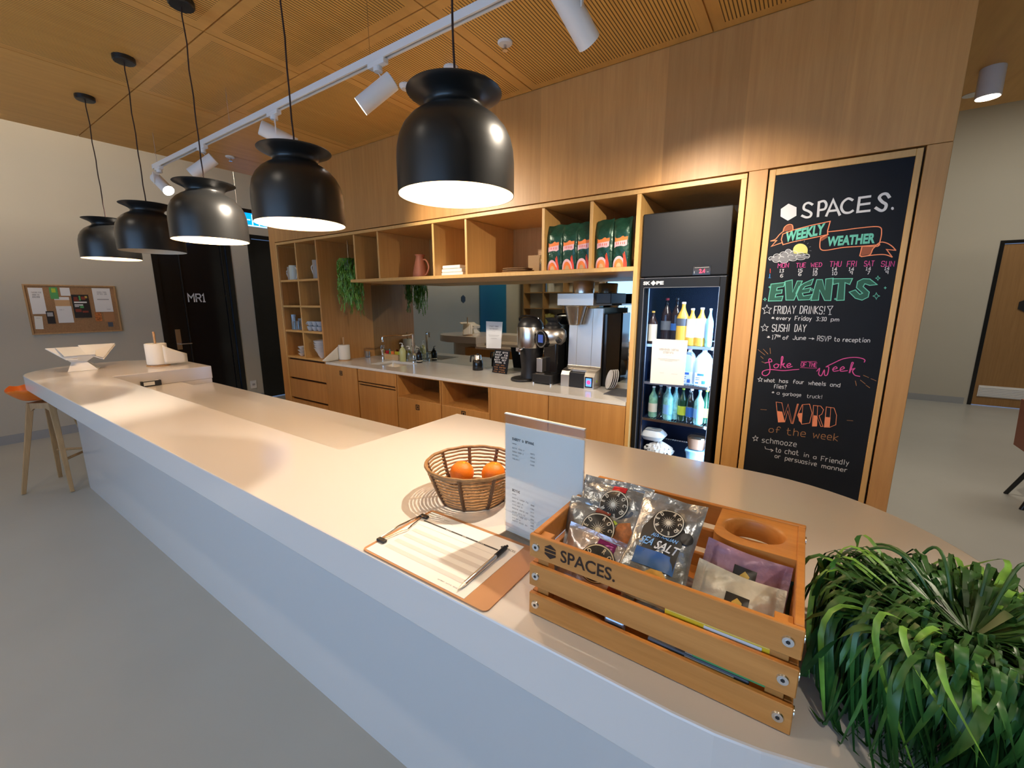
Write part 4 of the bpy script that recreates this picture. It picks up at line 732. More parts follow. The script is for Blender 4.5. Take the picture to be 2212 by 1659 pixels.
# ================================================================ things on the shelves
SY = 2.87
def jugm(x, y, z, h, r, mt, label, name='ceramic_jug', hd=-1, lid=False):
    t = thing(name, label, 'jug', (x, y, z))
    MB().lathe((x, y, z), [(r*.95, 0), (r, .006), (r, h-.006), (r*.97, h), (r*.90, h), (r*.88, h-.02), (r*.88, .01), (0, .01)], 28).build('body', mt, t, smooth=True, angle=50)
    MB().tube(spl3([(x+hd*r*.92, y-.01, z+h*.88), (x+hd*(r+.012), y-.012, z+h*.80), (x+hd*(r+.045), y-.015, z+h*.66), (x+hd*(r+.040), y-.015, z+h*.5), (x+hd*(r+.015), y-.012, z+h*.2), (x+hd*r*.94, y-.01, z+h*.06)]), .0065, 8).build('handle', 'ceramic', t, smooth=True)
    return t
def spl3(pts, n=6):
    P = [Vector(p) for p in pts]; P = [P[0]]+P+[P[-1]]; out = []
    for i in range(1, len(P)-2):
        a, b, c, d = P[i-1:i+3]
        for k in range(n):
            u = k/n; out.append(.5*((2*b)+(c-a)*u+(2*a-5*b+4*c-d)*u*u+(3*b-a-3*c+d)*u**3))
    return out+[P[-2]]
Z1, Z2, Z3, Z4 = 1.8105, 1.5155, 1.2225, .9055
jugm(-5.158, 2.855, Z1, .155, .050, 'ceramic_grey', 'grey ceramic jug with loop handle on the top left shelf cell')
jugm(-5.045, 2.820, Z1, .165, .054, 'ceramic_mint', 'pale mint ceramic jug beside the grey one', hd=1)
jugm(-4.600, 2.850, Z1, .205, .056, 'ceramic_grey', 'tall grey jug with cream loop handle in the top right shelf cell')
def glass_cup(x, y, z, h, r, label):
    t = MB().lathe((x, y, z), [(0, .0), (r*.8, 0), (r, h), (r*.94, h), (r*.75, .008), (0, .008)], 20).build('drinking_glass', 'clear_glass', smooth=True, angle=50); tag(t, label, 'glass', 'glassware in the left shelf cell')
for x, y, h, r, lb in ((-5.205, 2.84, .18, .032, 'tallest clear glass carafe at the left of the shelf cell'), (-5.13, 2.80, .105, .031, 'clear glass in front, second from left in the shelf cell'), (-5.125, 2.885, .135, .031, 'clear glass behind, second from left in the shelf cell'), (-5.05, 2.80, .105, .031, 'clear glass in front, next to the shelf divider'), (-5.04, 2.885, .115, .031, 'clear glass behind, next to the shelf divider')): glass_cup(x, y, Z3, h, r, lb)
def cup(x, y, z, label, ha):
    t = thing('coffee_cup', label, 'cup', (x, y, z), 'stacked blue-grey cups')
    MB().lathe((x, y, z), [(.022, 0), (.028, .004), (.038, .03), (.041, .054), (.038, .054), (.034, .03), (.02, .008), (0, .008)], 22).build('cup_body', 'ceramic_blue', t, smooth=True, angle=50)
    MB().tube([(x+(.036+.018*sin(pi*i/8))*cos(ha), y+(.036+.018*sin(pi*i/8))*sin(ha), z+.044-.030*i/8) for i in range(9)], .004, 6).build('handle', 'ceramic_blue', t, smooth=True)
for i, x in enumerate((-4.80, -4.705, -4.615)):
    for j in (0, 1): cup(x+.006*j, 2.82+.004*i, Z3+.056*j, ['upper', 'lower'][1-j]+' blue-grey cup of the '+['left', 'middle', 'right'][i]+' pair stacked on the shelf', pi if j == 0 else pi*1.2)
def bowl(name, x, y, z, r, h, mt, label, cat, group):
    o = MB().lathe((x, y, z), [(r*.45, 0), (r*.5, .004), (r*.85, h*.6), (r, h), (r*.95, h), (r*.8, h*.6), (r*.4, .008), (0, .008)], 28).build(name, mt, smooth=True, angle=50); tag(o, label, cat, group)
for j, lb in enumerate(('bottom', 'middle', 'top')):
    bowl('small_bowl', -5.055+.006*(j == 1), 2.83, Z4+.040*j, [.046, .052, .044][j], .038, 'ceramic', lb+' small white bowl of the three stacked in the lower left cell', 'bowl', 'small white bowls')
for j in range(8):
    lb = ['lowest', 'second lowest', 'third lowest', 'fourth lowest', 'fourth from top', 'third from top', 'second from top', 'topmost'][j]
    bowl('soup_bowl', -4.655+.004*sin(j*2), 2.85, Z4+.025*j, .052+.038*min(j, 3)/3, .05 if j < 7 else .035, 'ceramic', lb+' white bowl of the tall stack in the lower right cell', 'bowl', 'tall stack of white bowls')
# long shelf
Zs = 1.7805
t = thing('terracotta_jug', 'terracotta jug with side handle on the long wall shelf', 'jug', (-3.02, 2.90, Zs))
MB().lathe((-3.02, 2.90, Zs), [(.070, 0), (.074, .006), (.068, .05), (.045, .15), (.036, .19), (.050, .205), (.046, .207), (.030, .19), (0, .18)], 28).build('body', 'terracotta', t, smooth=True, angle=60)
MB().tube(spl3([(-2.985, 2.90, Zs+.16), (-2.93, 2.89, Zs+.15), (-2.90, 2.89, Zs+.09), (-2.93, 2.89, Zs+.03), (-2.96, 2.89, Zs+.02)]), .007, 8).build('handle', 'terracotta', t, smooth=True)
for j, (w, dx, lb) in enumerate(((.25, 0, 'lowest'), (.235, .005, 'middle'), (.205, .015, 'top'))):
    x0 = -2.70+dx; mb = MB(); mb.box(x0, x0+w, 2.84, 3.0, Zs+.030*j, Zs+.030*j+.0285)
    o = mb.build('napkin_pack', 'paper_warm', bevel=.006, seg=2); tag(o, lb+' pack of the three white napkin packs stacked on the long shelf', 'napkins', 'white napkin packs')
for j in range(3):
    x = -1.90-.006*j; o = MB().lathe((x-.05, 2.95, Zs+.014*j), [(.09, 0), (.135-.008*j, .006), (.138-.008*j, .012), (.08, .0135), (0, .0135)], 32).build('wooden_plate', 'brown_plate', smooth=True, angle=50); tag(o, ['lowest', 'middle', 'top'][j]+' brown wooden plate of the small stack on the long shelf', 'plate', 'brown wooden plates')
o = MB().box(-2.02, -1.80, 3.20, 3.22, Zs, Zs+.165).build('cardboard_sheet', 'cardboard'); tag(o, 'flat brown cardboard leaning at the back of the long shelf', 'cardboard')
t = thing('glass_jar', 'small stoppered glass jar beside the cardboard on the long shelf', 'jar', (-1.70, 2.92, Zs))
MB().lathe((-1.70, 2.92, Zs), [(.036, 0), (.038, .005), (.038, .10), (.03, .115), (.03, .125)], 22).build('jar_glass', 'clear_glass', t, smooth=True, angle=50)
MB().cyl((-1.70, 2.92, Zs+.125), (-1.70, 2.92, Zs+.143), .033, n=20).build('stopper', 'cardboard', t, smooth=True); MB().cyl((-1.70, 2.92, Zs+.002), (-1.70, 2.92, Zs+.07), .034, n=20).build('contents', 'rattan_dark', t)
o = MB().box(-1.03, -.945, 3.12, 3.30, Zs+.0, Zs+.15).build('cardboard_box', 'cardboard'); tag(o, 'small brown cardboard box behind the last coffee bag by the fridge', 'box')
# coffee bags
def coffee_bag(x, y, label, rz):
    Wd, H, T = .118, .315, .062
    t = thing('coffee_bag', label, 'coffee bag', (x, y, Zs), 'green coffee bags on the long shelf')
    def S(u, v, s):   # u,v in 0..1 across and up; s = -1 front, +1 back
        k = 1-max(0, (v-.72)/.28); th = T/2*(k**.8)*(min(1, .80+v*1.2))
        e = 1-abs(2*u-1)**6; bz = .008*sin(u*9+x*7)*max(0, v-.7)
        lean = .012*max(0, v-.8)
        return Vector((x+(u-.5)*Wd*(1+.05*max(0, v-.75)), y+s*th*(.55+.45*e)+lean*2+.004*sin(v*14+u*5+x*9)*(1-abs(2*u-1)), Zs+v*H+bz+.014*max(0, v-.9)*10*(u-.5)*.4))
    mb = MB(); n, k = 10, 16
    for s in (-1, 1):
        vs = [S(i/n, j/k, s) for j in range(k+1) for i in range(n+1)]; mb.add(vs, [(j*(n+1)+i, j*(n+1)+i+1, (j+1)*(n+1)+i+1, (j+1)*(n+1)+i) if s < 0 else (j*(n+1)+i, (j+1)*(n+1)+i, (j+1)*(n+1)+i+1, j*(n+1)+i+1) for j in range(k) for i in range(n)])
    for e in (0, 1):
        vs = [S(e, j/k, s) for j in range(k+1) for s in (-1, 1)]; mb.add(vs, [(2*j, 2*j+1, 2*j+3, 2*j+2) for j in range(k)])
    vs = [S(i/n, 0, s) for i in range(n+1) for s in (-1, 1)]; mb.add(vs, [(2*j, 2*j+1, 2*j+3, 2*j+2) for j in range(n)])
    mb.build('bag_body', 'bag_green', t, smooth=True, angle=60)
    F = lambda u, v, q=0: S(u, v, -1)+Vector((0, -.0016-.0006*q, 0))
    def grid(mb, u0, u1, v0, v1, fn, q=0, nn=8, kk=4):
        pts = [F(*fn(u0+(u1-u0)*i/nn, v0+(v1-v0)*j/kk), q) for j in range(kk+1) for i in range(nn+1)]
        mb.add(pts, [(j*(nn+1)+i, j*(nn+1)+i+1, (j+1)*(nn+1)+i+1, (j+1)*(nn+1)+i) for j in range(kk) for i in range(nn)])
    mb = MB(); grid(mb, .14, .86, .53, .60, lambda u, v: (u, v+.055*(u-.5)*.8+(.03*max(0, sin(u*14)) if v > .59 else 0))); mb.build('orange_print', 'print_orange', t, smooth=True)
    mb = MB(); grid(mb, .12, .84, .435, .535, lambda u, v: (u, v+.045*(u-.5)-(.022*max(0, sin(u*10+1)) if v < .44 else 0))); mb.build('pink_print', 'print_pink', t, smooth=True)
    mb = MB(); mb.add([F(.30+x_*.42*1.0, .455+y_*.10, 2) for x_, y_ in [(a/2.2, b) for a, b in textmesh('BIZZY', .03)[0]]], textmesh('BIZZY', .03)[1]) if False else None
    for uu in (.24, .34, .46, .58, .68): mb.add([F(uu, .462, 1), F(uu+.035, .462, 1), F(uu+.035, .51, 1), F(uu, .51, 1)], [(0,1,2,3)])
    mb.build('lettering_marks', 'print_scarlet', t)
    for r0, r1, mt in ((.0, .14, 'print_peach'), (.14, .27, 'print_orange'), (.27, .36, 'print_pink')):
        mb = MB(); m = 14; vs = []
        for i in range(m+1):
            a = pi*i/m
            for r in (r0, r1): vs.append(F(.40+r*cos(a), .012+r*.62*sin(a), 1))
        mb.add(vs, [(2*i, 2*i+1, 2*i+3, 2*i+2) for i in range(m)]); mb.build('arch_print', mt, t)
    mb = MB(); vs = [F(*p, 2) for p in [(.66,.01),(.86,.01),(.86,.10),(.80,.20),(.74,.31),(.70,.31),(.72,.22),(.66,.29),(.64,.27),(.66,.19)]]; mb.add(vs, [list(range(len(vs)))]); mb.build('red_figure_print', 'print_scarlet', t)
    if rz: t.rotation_euler.z = rz
for x, y, lb in ((-1.545, 2.82, 'green coffee bag at the far left of the three in one cell'), (-1.425, 2.82, 'green coffee bag in the middle of the three in one cell'), (-1.312, 2.82, 'green coffee bag just left of the shelf divider'), (-1.168, 2.82, 'green coffee bag just right of the shelf divider'), (-1.045, 2.82, 'green coffee bag nearest to the fridge')): coffee_bag(x, y, lb, 0)
# trailing plant at the end of the long shelf
t = thing('trailing_plant', 'green trailing plant hanging in the gap at the left end of the long shelf', 'plant', (-4.17, 2.93, 1.98))
MB().lathe((-4.17, 2.95, 1.90), [(.045, 0), (.06, .10), (.056, .10), (.04, .01), (0, .01)], 20).build('small_pot', 'print_slate', t, smooth=True, angle=50)
mb = MB(); mb.box(-4.175, -4.165, 2.945, 2.955, 1.99, 2.212); mb.box(-4.23, -4.11, 2.945, 2.955, 1.99, 1.994); mb.build('hanger', 'steel', t)
mb = MB(); random.seed(3)
for i in range(150):
    a = random.uniform(0, 2*pi); r0 = random.uniform(.01, .05); ln = random.choice((.25, .4, .5, .58, .66, .5))*random.uniform(.75, 1.05); fan = random.uniform(.055, .12)
    pts = []
    for k in range(9):
        s = k/8; pts.append(Vector((-4.17+cos(a)*(r0+fan*min(1, s*4))+.012*sin(s*9+i), 2.95+sin(a)*(r0+fan*min(1, s*4))*.75+.012*cos(s*8+i), 2.0+.03*sin(min(1, s*3)*pi)-ln*max(0, s-.1))))
    for k in range(8):
        p0, p1 = pts[k], pts[k+1]; d = (p1-p0); sd = Vector((cos(a+pi/2+k), sin(a+pi/2+k), 0))*.0045
        mb.add([p0-sd, p0+sd, p1+sd*.9, p1-sd*.9], [(0,1,2,3)])
        if k > 1:
            q = p0+d*.5; l = Vector((random.uniform(-1,1), random.uniform(-1,.6), -.7)).normalized()*.028; mb.add([q, q+l*.5+sd*1.3, q+l, q+l*.5-sd*1.3], [(0,1,2,3)])
mb.build('foliage', 'leaf_light', t)
# ================================================================ things on the worktop
def towel_roll(name, x, y, z, r, h, label, stick, base_r, tail):
    t = thing(name, label, 'paper towel', (x, y, z))
    MB().cyl((x, y, z), (x, y, z+.012), base_r, n=28).build('wooden_base', 'stool_wood', t, smooth=True)
    MB().lathe((x, y, z+.0125), [(r*.9, 0), (r, .006), (r, h-.004), (r*.97, h), (.022, h), (.020, h-.03), (.02, .0), ], 32).build('paper_roll', 'paper_warm', t, smooth=True, angle=50)
    MB().cyl((x, y, z+.012), (x, y, z+h+stick), .008, .009, n=12).build('wooden_peg', 'stool_wood', t, smooth=True)
    mb = MB(); rows_ = []
    for P in tail: rows_.append([Vector(p) for p in P])
    m = len(rows_[0]); mb.add([p for r_ in rows_ for p in r_], [(j*m+i, j*m+i+1, (j+1)*m+i+1, (j+1)*m+i) for j in range(len(rows_)-1) for i in range(m-1)])
    o = mb.build('loose_sheet', 'paper_warm', t, smooth=True); sol = o.modifiers.new('thickness', 'SOLIDIFY'); sol.thickness = .0015
    return t
x, y = -4.365, 2.945
tail = []
for j in range(7):
    s = j/6; tail.append([(x-.055-.0*s+.02*s+.02*s*sin(3*q_), y-.02-.055*s-.19*s*(1-q_*.35), ZW+.175*(1-q_)*(1-s*.92)+.006+(-.045*max(0, s-.83)*6*(q_ > .2)*(1-q_*.2) if False else 0)) for q_ in [i/6 for i in range(7)]])
towel_roll('paper_towel_roll', x, y, ZW, .062, .17, 'paper towel roll with a loose sheet on the left end of the kitchen worktop', .10, .07, tail)
t = thing('chrome_tap', 'tall swan neck chrome tap behind the sink', 'tap', (-3.62, 3.32, ZW))
MB().cyl((-3.62, 3.32, ZW), (-3.62, 3.32, ZW+.03), .024, n=20).cyl((-3.62, 3.32, ZW+.03), (-3.62, 3.32, ZW+.30), .013, n=16).build('tap_column', 'chrome', t, smooth=True)
MB().tube(spl3([(-3.62, 3.32, ZW+.295), (-3.625, 3.315, ZW+.315), (-3.66, 3.27, ZW+.305), (-3.76, 3.15, ZW+.30), (-3.82, 3.08, ZW+.295), (-3.83, 3.068, ZW+.27), (-3.83, 3.068, ZW+.235)]), .010, 10).build('spout', 'chrome', t, smooth=True)
MB().cyl((-3.60, 3.32, ZW+.085), (-3.545, 3.31, ZW+.085), .02, n=16).tube([(-3.55, 3.31, ZW+.10), (-3.54, 3.305, ZW+.125)], .005).build('tap_lever', 'chrome', t, smooth=True)
t = thing('water_tap', 'short chrome filtered water tap left of the sink', 'tap', (-3.99, 3.19, ZW))
MB().lathe((-3.99, 3.19, ZW), [(.020, 0), (.022, .01), (.017, .03), (.018, .10), (.024, .125), (.024, .14), (0, .142)], 20).build('tap_body', 'chrome', t, smooth=True, angle=60)
MB().lathe((-3.99, 3.19, ZW), [(.020, .142), (.023, .155), (.020, .178), (0, .182)], 18).build('tap_knob', 'clear_glass', t, smooth=True, angle=60)
o = MB().lathe((-4.38, 3.27, ZW), [(.03, 0), (.033, .075), (.030, .075), (.027, .004), (0, .004)], 20).build('water_glass', 'clear_glass', smooth=True, angle=50); tag(o, 'small glass standing near the oak side at the left of the worktop', 'glass')
t = thing('tea_box', 'small pale wooden box of colourful tea packets behind the sink', 'box', (-4.0, 3.35, ZW))
mb = MB(); x0, x1, y0, y1 = -4.14, -3.86, 3.30, 3.40
mb.box(x0, x1, y0, y0+.008, ZW, ZW+.062); mb.box(x0, x1, y1-.008, y1, ZW, ZW+.062); mb.box(x0, x0+.008, y0+.008, y1-.008, ZW, ZW+.062); mb.box(x1-.008, x1, y0+.008, y1-.008, ZW, ZW+.062); mb.box(x0+.008, x1-.008, y0+.008, y1-.008, ZW, ZW+.006); mb.build('box_body', 'box_wood', t)
for i, (mt, lb) in enumerate((('print_red', 'red'), ('print_green', 'green'), ('print_orange', 'orange'), ('print_yellow', 'yellow'), ('print_lime', 'lime'))):
    xx = x0+.035+.052*i; a = .2*sin(i*2.2); mb = MB(); mb.box(-.022, .022, -.003, .003, 0, .085); mb.xf(Matrix.Translation((xx, 3.35, ZW+.008)) @ Matrix.Rotation(a, 4, 'Y') @ Matrix.Rotation(.3, 4, 'Z')); tag(mb.build('tea_packet', mt), lb+' tea packet standing in the small wooden box behind the sink', 'tea packet', 'tea packets in the box')
def pump(x, y, h, r, body, label, cap, lab=None, name='soap_bottle'):
    t = thing(name, label, 'bottle', (x, y, ZW), 'bottles beside the sink')
    MB().lathe((x, y, ZW), [(r*.9, 0), (r, .006), (r, h*.55), (r*.8, h*.66), (r*.38, h*.74), (r*.36, h*.80), (0, h*.80)], 22).build('bottle_body', body, t, smooth=True, angle=50)
    mb = MB(); mb.cyl((x, y, ZW+h*.80), (x, y, ZW+h*.85), r*.42, n=14); mb.cyl((x, y, ZW+h*.85), (x, y, ZW+h*.97), r*.14, n=10); mb.tube([(x, y, ZW+h*.96), (x-.005, y-.018, ZW+h*.985), (x-.008, y-.034, ZW+h*.97)], .004); mb.build('pump', cap, t, smooth=True)
    if lab: MB().lathe((x, y, ZW), [(r+.0008, h*.10), (r+.0008, h*.16)], 22).build('label', lab, t, smooth=True)
    return t
pump(-3.745, 3.27, .215, .036, 'detergent', 'yellow-green detergent bottle with white cap beside the swan neck tap', 'white_plastic'); pump(-3.70, 3.33, .175, .030, 'clear_glass', 'clear pump bottle just behind the detergent', 'white_plastic'); pump(-3.52, 3.31, .165, .034, 'black_gloss', 'black pump bottle with pale band right of the tap', 'black_plastic', 'print_cream')
o = MB().box(-3.60, -3.50, 3.36, 3.40, ZW, ZW+.085).build('sponge_holder', 'clear_glass', bevel=.004); tag(o, 'clear sponge holder against the mirror behind the black pump bottle', 'holder')
# thermos, little chalk sign, notice on the mirror
p = PZ(1038, 798, ZW); x, y = p.x, 3.27
t = thing('milk_frother', 'small black and steel milk frother jug on the worktop', 'frother', (x, y, ZW))
MB().lathe((x, y, ZW), [(.052, 0), (.054, .006), (.050, .09), (.042, .105)], 24).build('body', 'black_gloss', t, smooth=True, angle=50); MB().lathe((x, y, ZW), [(.042, .105), (.036, .112), (.036, .145), (.034, .15), (0, .152)], 24).build('steel_collar', 'steel', t, smooth=True, angle=50)
MB().tube([(x-.034, y-.01, ZW+.142), (x-.075, y-.012, ZW+.138), (x-.082, y-.012, ZW+.10), (x-.082, y-.012, ZW+.075)], .008).build('handle', 'black_plastic', t, smooth=True); MB().cyl((x, y, ZW+.15), (x, y, ZW+.165), .012, n=12).build('lid_knob', 'black_plastic', t, smooth=True)
def card(A, B, z, h, t_=.012, lean=.05): return [(A.x, A.y, z), (B.x, B.y, z), (B.x+0, B.y+lean, z+h), (A.x, A.y+lean, z+h)]
A, B = PZ(1063, 801, ZW), PZ(1100, 806, ZW); A.y -= .07; B.y = A.y-.02; A.x *= A.y/(A.y+.07); B.x = A.x+.185
t = thing('chalk_sign', 'small black chalk-lettered sign leaning on the worktop beside the urn', 'sign', (A.x+.09, A.y, ZW))
c = card(A, B, ZW, .215, lean=.05); MB().slab([Vector(q) for q in c], (0, .008, 0)).build('sign_board', 'chalkboard', t)
c = [Vector(q) for q in c]; F5 = (c[3], c[2], c[1], c[0], Vector((0, -1, .2)).normalized())
sp = []
for r0, u0, u1, n in ((.06, .10, .92, 9), (.17, .06, .95, 7), (.28, .08, .92, 10), (.39, .05, .90, 8), (.49, .12, .85, 6)): sp += letters(u0, u1, r0, r0+.075, n, (4,))
lines_on(t if False else [o for o in t.children][0], (F5, sp), 'chalk_white', 'chalk_lettering') if False else None
def lines_child(par, spec, mt, nm):
    TL, TR, BR, BL, n = spec[0]; mb = MB(); P = lambda u, v: (TL*(1-u)*(1-v)+TR*u*(1-v)+BR*u*v+BL*(1-u)*v)+n*.0014
    for u0, v0, u1, v1 in spec[1]: mb.quad(P(u0, v1), P(u1, v1), P(u1, v0), P(u0, v0))
    return mb.build(nm, mt, par)
lines_child(t, (F5, sp), 'chalk_white', 'chalk_lettering')
sp = []
for r0, u0, u1, n in ((.62, .2, .8, 7), (.72, .1, .9, 9), (.82, .15, .85, 8), (.91, .1, .9, 9)): sp += letters(u0, u1, r0, r0+.05, n, (3,))
lines_child(t, (F5, sp), 'chalk_brown', 'chalk_small_lettering')
yy = YM-.0065; TL, TR, BR, BL = [PY(*q, yy) for q in ((1050,694),(1085.5,695.5),(1082,753),(1050.5,752))]
q = sheet('mirror_notice', 'white printed notice fixed on the mirror above the small chalk sign', 'notice', (TL, TR, BR, BL), 'paper', .001, (0, -1, 0)); F6 = (TL, TR, BR, BL, Vector((0, -1, 0)))
lines_on(q, (F6, letters(.22, .80, .15, .20, 12, (6,))+letters(.22, .78, .24, .29, 11, (11,))+[(.4, .35, .6, .355), (.15, .50, .85, .51), (.2, .54, .8, .55), (.3, .62, .7, .63)]), 'ink_grey')
# coffee urn
x, y = -1.955, 3.10
t = thing('coffee_urn', 'black and steel insulated coffee urn standing on a pedestal', 'coffee urn', (x, y, ZW))
mb = MB(); mb.prism([(x+.085*cos(a)*1.25-.02, y-.03+.085*sin(a)*1.5) for a in [2*pi*i/28 for i in range(28)]], ZW, ZW+.022); mb.build('pedestal_foot', 'black_plastic', t, bevel=.006)
MB().lathe((x+.02, y+.03, ZW), [(.095, .02), (.088, .10), (.098, .20), (.108, .285)], 30).build('pedestal_column', 'black_plastic', t, smooth=True)
MB().lathe((x+.015, y+.02, ZW), [(.112, .285), (.114, .29), (.114, .455), (.112, .46)], 36).build('steel_body', 'steel', t, smooth=True, angle=50)
MB().lathe((x+.015, y+.02, ZW), [(.112, .46), (.108, .485), (.085, .520), (.05, .54), (.0, .545)], 30).build('lid', 'black_plastic', t, smooth=True, angle=60)
MB().tube(spl3([(x-.08, y+.02, ZW+.48), (x-.085, y+.0, ZW+.535), (x+.01, y-.03, ZW+.555), (x+.10, y+.0, ZW+.535), (x+.105, y+.02, ZW+.48)]), .008).build('carry_handle', 'black_gloss', t, smooth=True)
MB().cyl((x, y-.085, ZW+.27), (x, y-.135, ZW+.265), .014, n=12).tube([(x, y-.125, ZW+.265), (x, y-.125, ZW+.235)], .009).build('tap', 'steel', t, smooth=True)
MB().box(x-.11, x-.055, y-.02, y, ZW+.245, ZW+.275).build('side_clip', 'steel_brushed', t)
# grinder
x, y = -1.722, 3.10
t = thing('coffee_grinder', 'black coffee grinder with round dial display between urn and brewer', 'coffee grinder', (x, y, ZW))
MB().prism(rrect(x-.115, x+.08, y-.13, y+.15, .02), ZW+.012, ZW+.085).build('base', 'black_plastic', t, bevel=.004)
mb = MB()
for dx, dy in ((-.10, -.115), (.065, -.115), (-.10, .13), (.065, .13)): mb.cyl((x+dx, y+dy, ZW), (x+dx, y+dy, ZW+.013), .012, n=12)
mb.build('chrome_foot', 'chrome', t, smooth=True)
MB().prism(rrect(x-.05, x+.08, y-.05, y+.14, .02), ZW+.085, ZW+.345).build('column', 'black_gloss', t, bevel=.006)
MB().box(x-.075, x-.02, y-.115, y-.02, ZW+.10, ZW+.215).build('grounds_chute', 'steel_brushed', t, bevel=.003)
MB().prism(rrect(x-.09, x-.0, y-.11, y-.01, .01), ZW+.0855, ZW+.091).build('drip_tray', 'steel', t)
MB().lathe((x+.01, y+.01, ZW+.30), [(.05, 0), (.10, .05), (.112, .09), (.105, .135), (.08, .155), (.0, .16)], 32).build('grinding_head', 'steel_brushed', t, smooth=True, angle=60)
dn = Vector((-.40, -.90, 0)).normalized(); cpt = Vector((x-.045, y-.095, ZW+.372))
MB().cyl(cpt+dn*-.05, cpt, .068, n=32).build('dial_housing', 'black_gloss', t, smooth=True); MB().cyl(cpt, cpt+dn*.004, .072, n=32).build('dial_rim', 'chrome', t, smooth=True); MB().cyl(cpt+dn*.003, cpt+dn*.0055, .060, n=32).build('dial_face', 'black_gloss', t)
sdv = Vector((-dn.y, dn.x, 0)); MB().slab([cpt+dn*.0058+sdv*a+Vector((0,0,b)) for a, b in ((-.034,-.03),(.034,-.03),(.034,.034),(-.034,.034))], dn*.0006).build('dial_screen', 'screen_dim', t)
mb = MB(); mb.lathe((x+.01, y+.01, ZW+.455), [(.06, 0), (.075, .02), (.055, .035), (.045, .05), (.07, .085), (.06, .088), (0, .07)], 24); mb.tube([(x+.05, y, ZW+.50), (x+.06, y-.04, ZW+.56)], .012); mb.build('bean_hopper', 'black_plastic', t, smooth=True, angle=50)
MB().cyl((x+.08, y-.05, ZW+.36), (x+.108, y-.05, ZW+.375), .026, n=18).build('adjusting_knob', 'black_plastic', t, smooth=True)
# brewer
x0, x1 = -1.585, -1.295; yb0 = 3.015
t = thing('batch_brewer', 'tall steel batch coffee brewer with blue touch screen next to the fridge', 'coffee brewer', ((x0+x1)/2, 3.15, ZW))
def shell(xa, xb):
    prof = [(yb0-.0, 0), (yb0, .095), (yb0+.02, .125), (yb0+.05, .138), (yb0+.105, .145), (yb0+.12, .16), (yb0+.135, .62), (yb0+.155, .62), (yb0+.14, .14), (yb0+.14, 0)]
    return [Vector((xa, a, ZW+b)) for a, b in prof]
mb = MB()
for xa, xb in ((x0, x0+.075), (x1-.085, x1)): mb.slab(shell(xa, xb), (xb-xa, 0, 0))
mb.slab([Vector((x0+.075, yb0+a, ZW+b)) for a, b in ((.05, .138), (.105, .145), (.12, .16), (.135, .62), (.155, .62), (.14, .125), (.05, .12))], (x1-.085-(x0+.075), 0, 0)); mb.build('steel_shell', 'steel_brushed', t, bevel=.002, seg=1)
MB().box(x0+.075, x1-.085, yb0+.005, yb0+.10, ZW, ZW+.118).build('drain_recess', 'black_plastic', t)
MB().prism([(x0-.005, yb0+.156), (x1+.03, yb0+.156), (x1+.05, YM-.02), (x0-.005, YM-.02)], ZW, ZW+.58).build('rear_body', 'black_gloss', t, bevel=.006)
MB().prism([(x0-.035, yb0-.02), (x1-.02, yb0-.02), (x1+.0, yb0+.30), (x0-.035, yb0+.30)], ZW+.64, ZW+.735).build('spray_head', 'steel_brushed', t, bevel=.004); MB().box(x1-.02, x1+.10, yb0+.02, yb0+.34, ZW+.655, ZW+.735).build('head_housing', 'black_plastic', t, bevel=.006)
mb = MB(); mb.box(x0+.02, x0+.06, yb0+.06, yb0+.14, ZW+.60, ZW+.645); mb.build('head_support', 'steel', t)
cx, cy = x0+.085, yb0+.055; mb = MB(); mb.lathe((cx, cy, ZW+.49), [(.045, 0), (.05, .01), (.085, .14), (.09, .148), (.086, .148)], 28); mb.build('filter_basket', 'steel', t, smooth=True, angle=60); mb = MB(); mb.tube([(cx+.055, cy-.06, ZW+.625), (cx+.055, cy-.068, ZW+.50), (cx+.10, cy-.05, ZW+.50), (cx+.13, cy-.05, ZW+.63)], .004); mb.build('basket_handle', 'chrome', t, smooth=True)
MB().lathe((cx+.02, cy+.10, ZW+.735), [(.085, 0), (.085, .09), (.08, .095), (0, .10)], 30).build('steel_hopper', 'steel', t, smooth=True, angle=50)
px = x1-.075; MB().slab([Vector((px, yb0-.003, ZW+.012)), Vector((px+.062, yb0-.003, ZW+.012)), Vector((px+.062, yb0-.003, ZW+.095)), Vector((px, yb0-.003, ZW+.095))], (0, .003, 0)).build('screen_bezel', 'black_gloss', t)
MB().quad((px+.008, yb0-.0036, ZW+.022), (px+.054, yb0-.0036, ZW+.022), (px+.054, yb0-.0036, ZW+.086), (px+.008, yb0-.0036, ZW+.086)).build('touch_screen', 'screen_blue', t); MB().add([(px+.031+.017*cos(2*pi*i/20), yb0-.0042, ZW+.054+.017*sin(2*pi*i/20)) for i in range(20)], [list(range(20))]).build('screen_button', 'screen_red', t)
MB().box(x1, x1+.0015, yb0+.04, yb0+.06, ZW+.05, ZW+.068).build('green_badge', 'print_lime', t)
# rack of white saucers beyond the brewer
for i in range(4):
    c = Vector((-1.195+.010*i, 3.10+.016*i, ZW+.078)); n_ = Vector((-.75, -.55, .22)).normalized(); mb = MB(); mb.lathe((0, 0, 0), [(.03, 0), (.045, .002), (.076, .012), (.074, .015), (.04, .006), (0, .005)], 28); mb.xf(Matrix.Translation(c) @ n_.to_track_quat('Z', 'Y').to_matrix().to_4x4()); tag(mb.build('saucer', 'ceramic', smooth=True, angle=50), ['frontmost', 'second', 'third', 'rearmost'][i]+' white saucer propped on edge beside the steel brewer', 'saucer', 'white saucers beside the brewer')
o = MB().box(-1.17, -.955, 2.90, 3.16, ZW, ZW+.006).build('drip_mat', 'print_slate', bevel=.002, seg=1); tag(o, 'dark mat on the worktop against the upright by the fridge', 'mat')
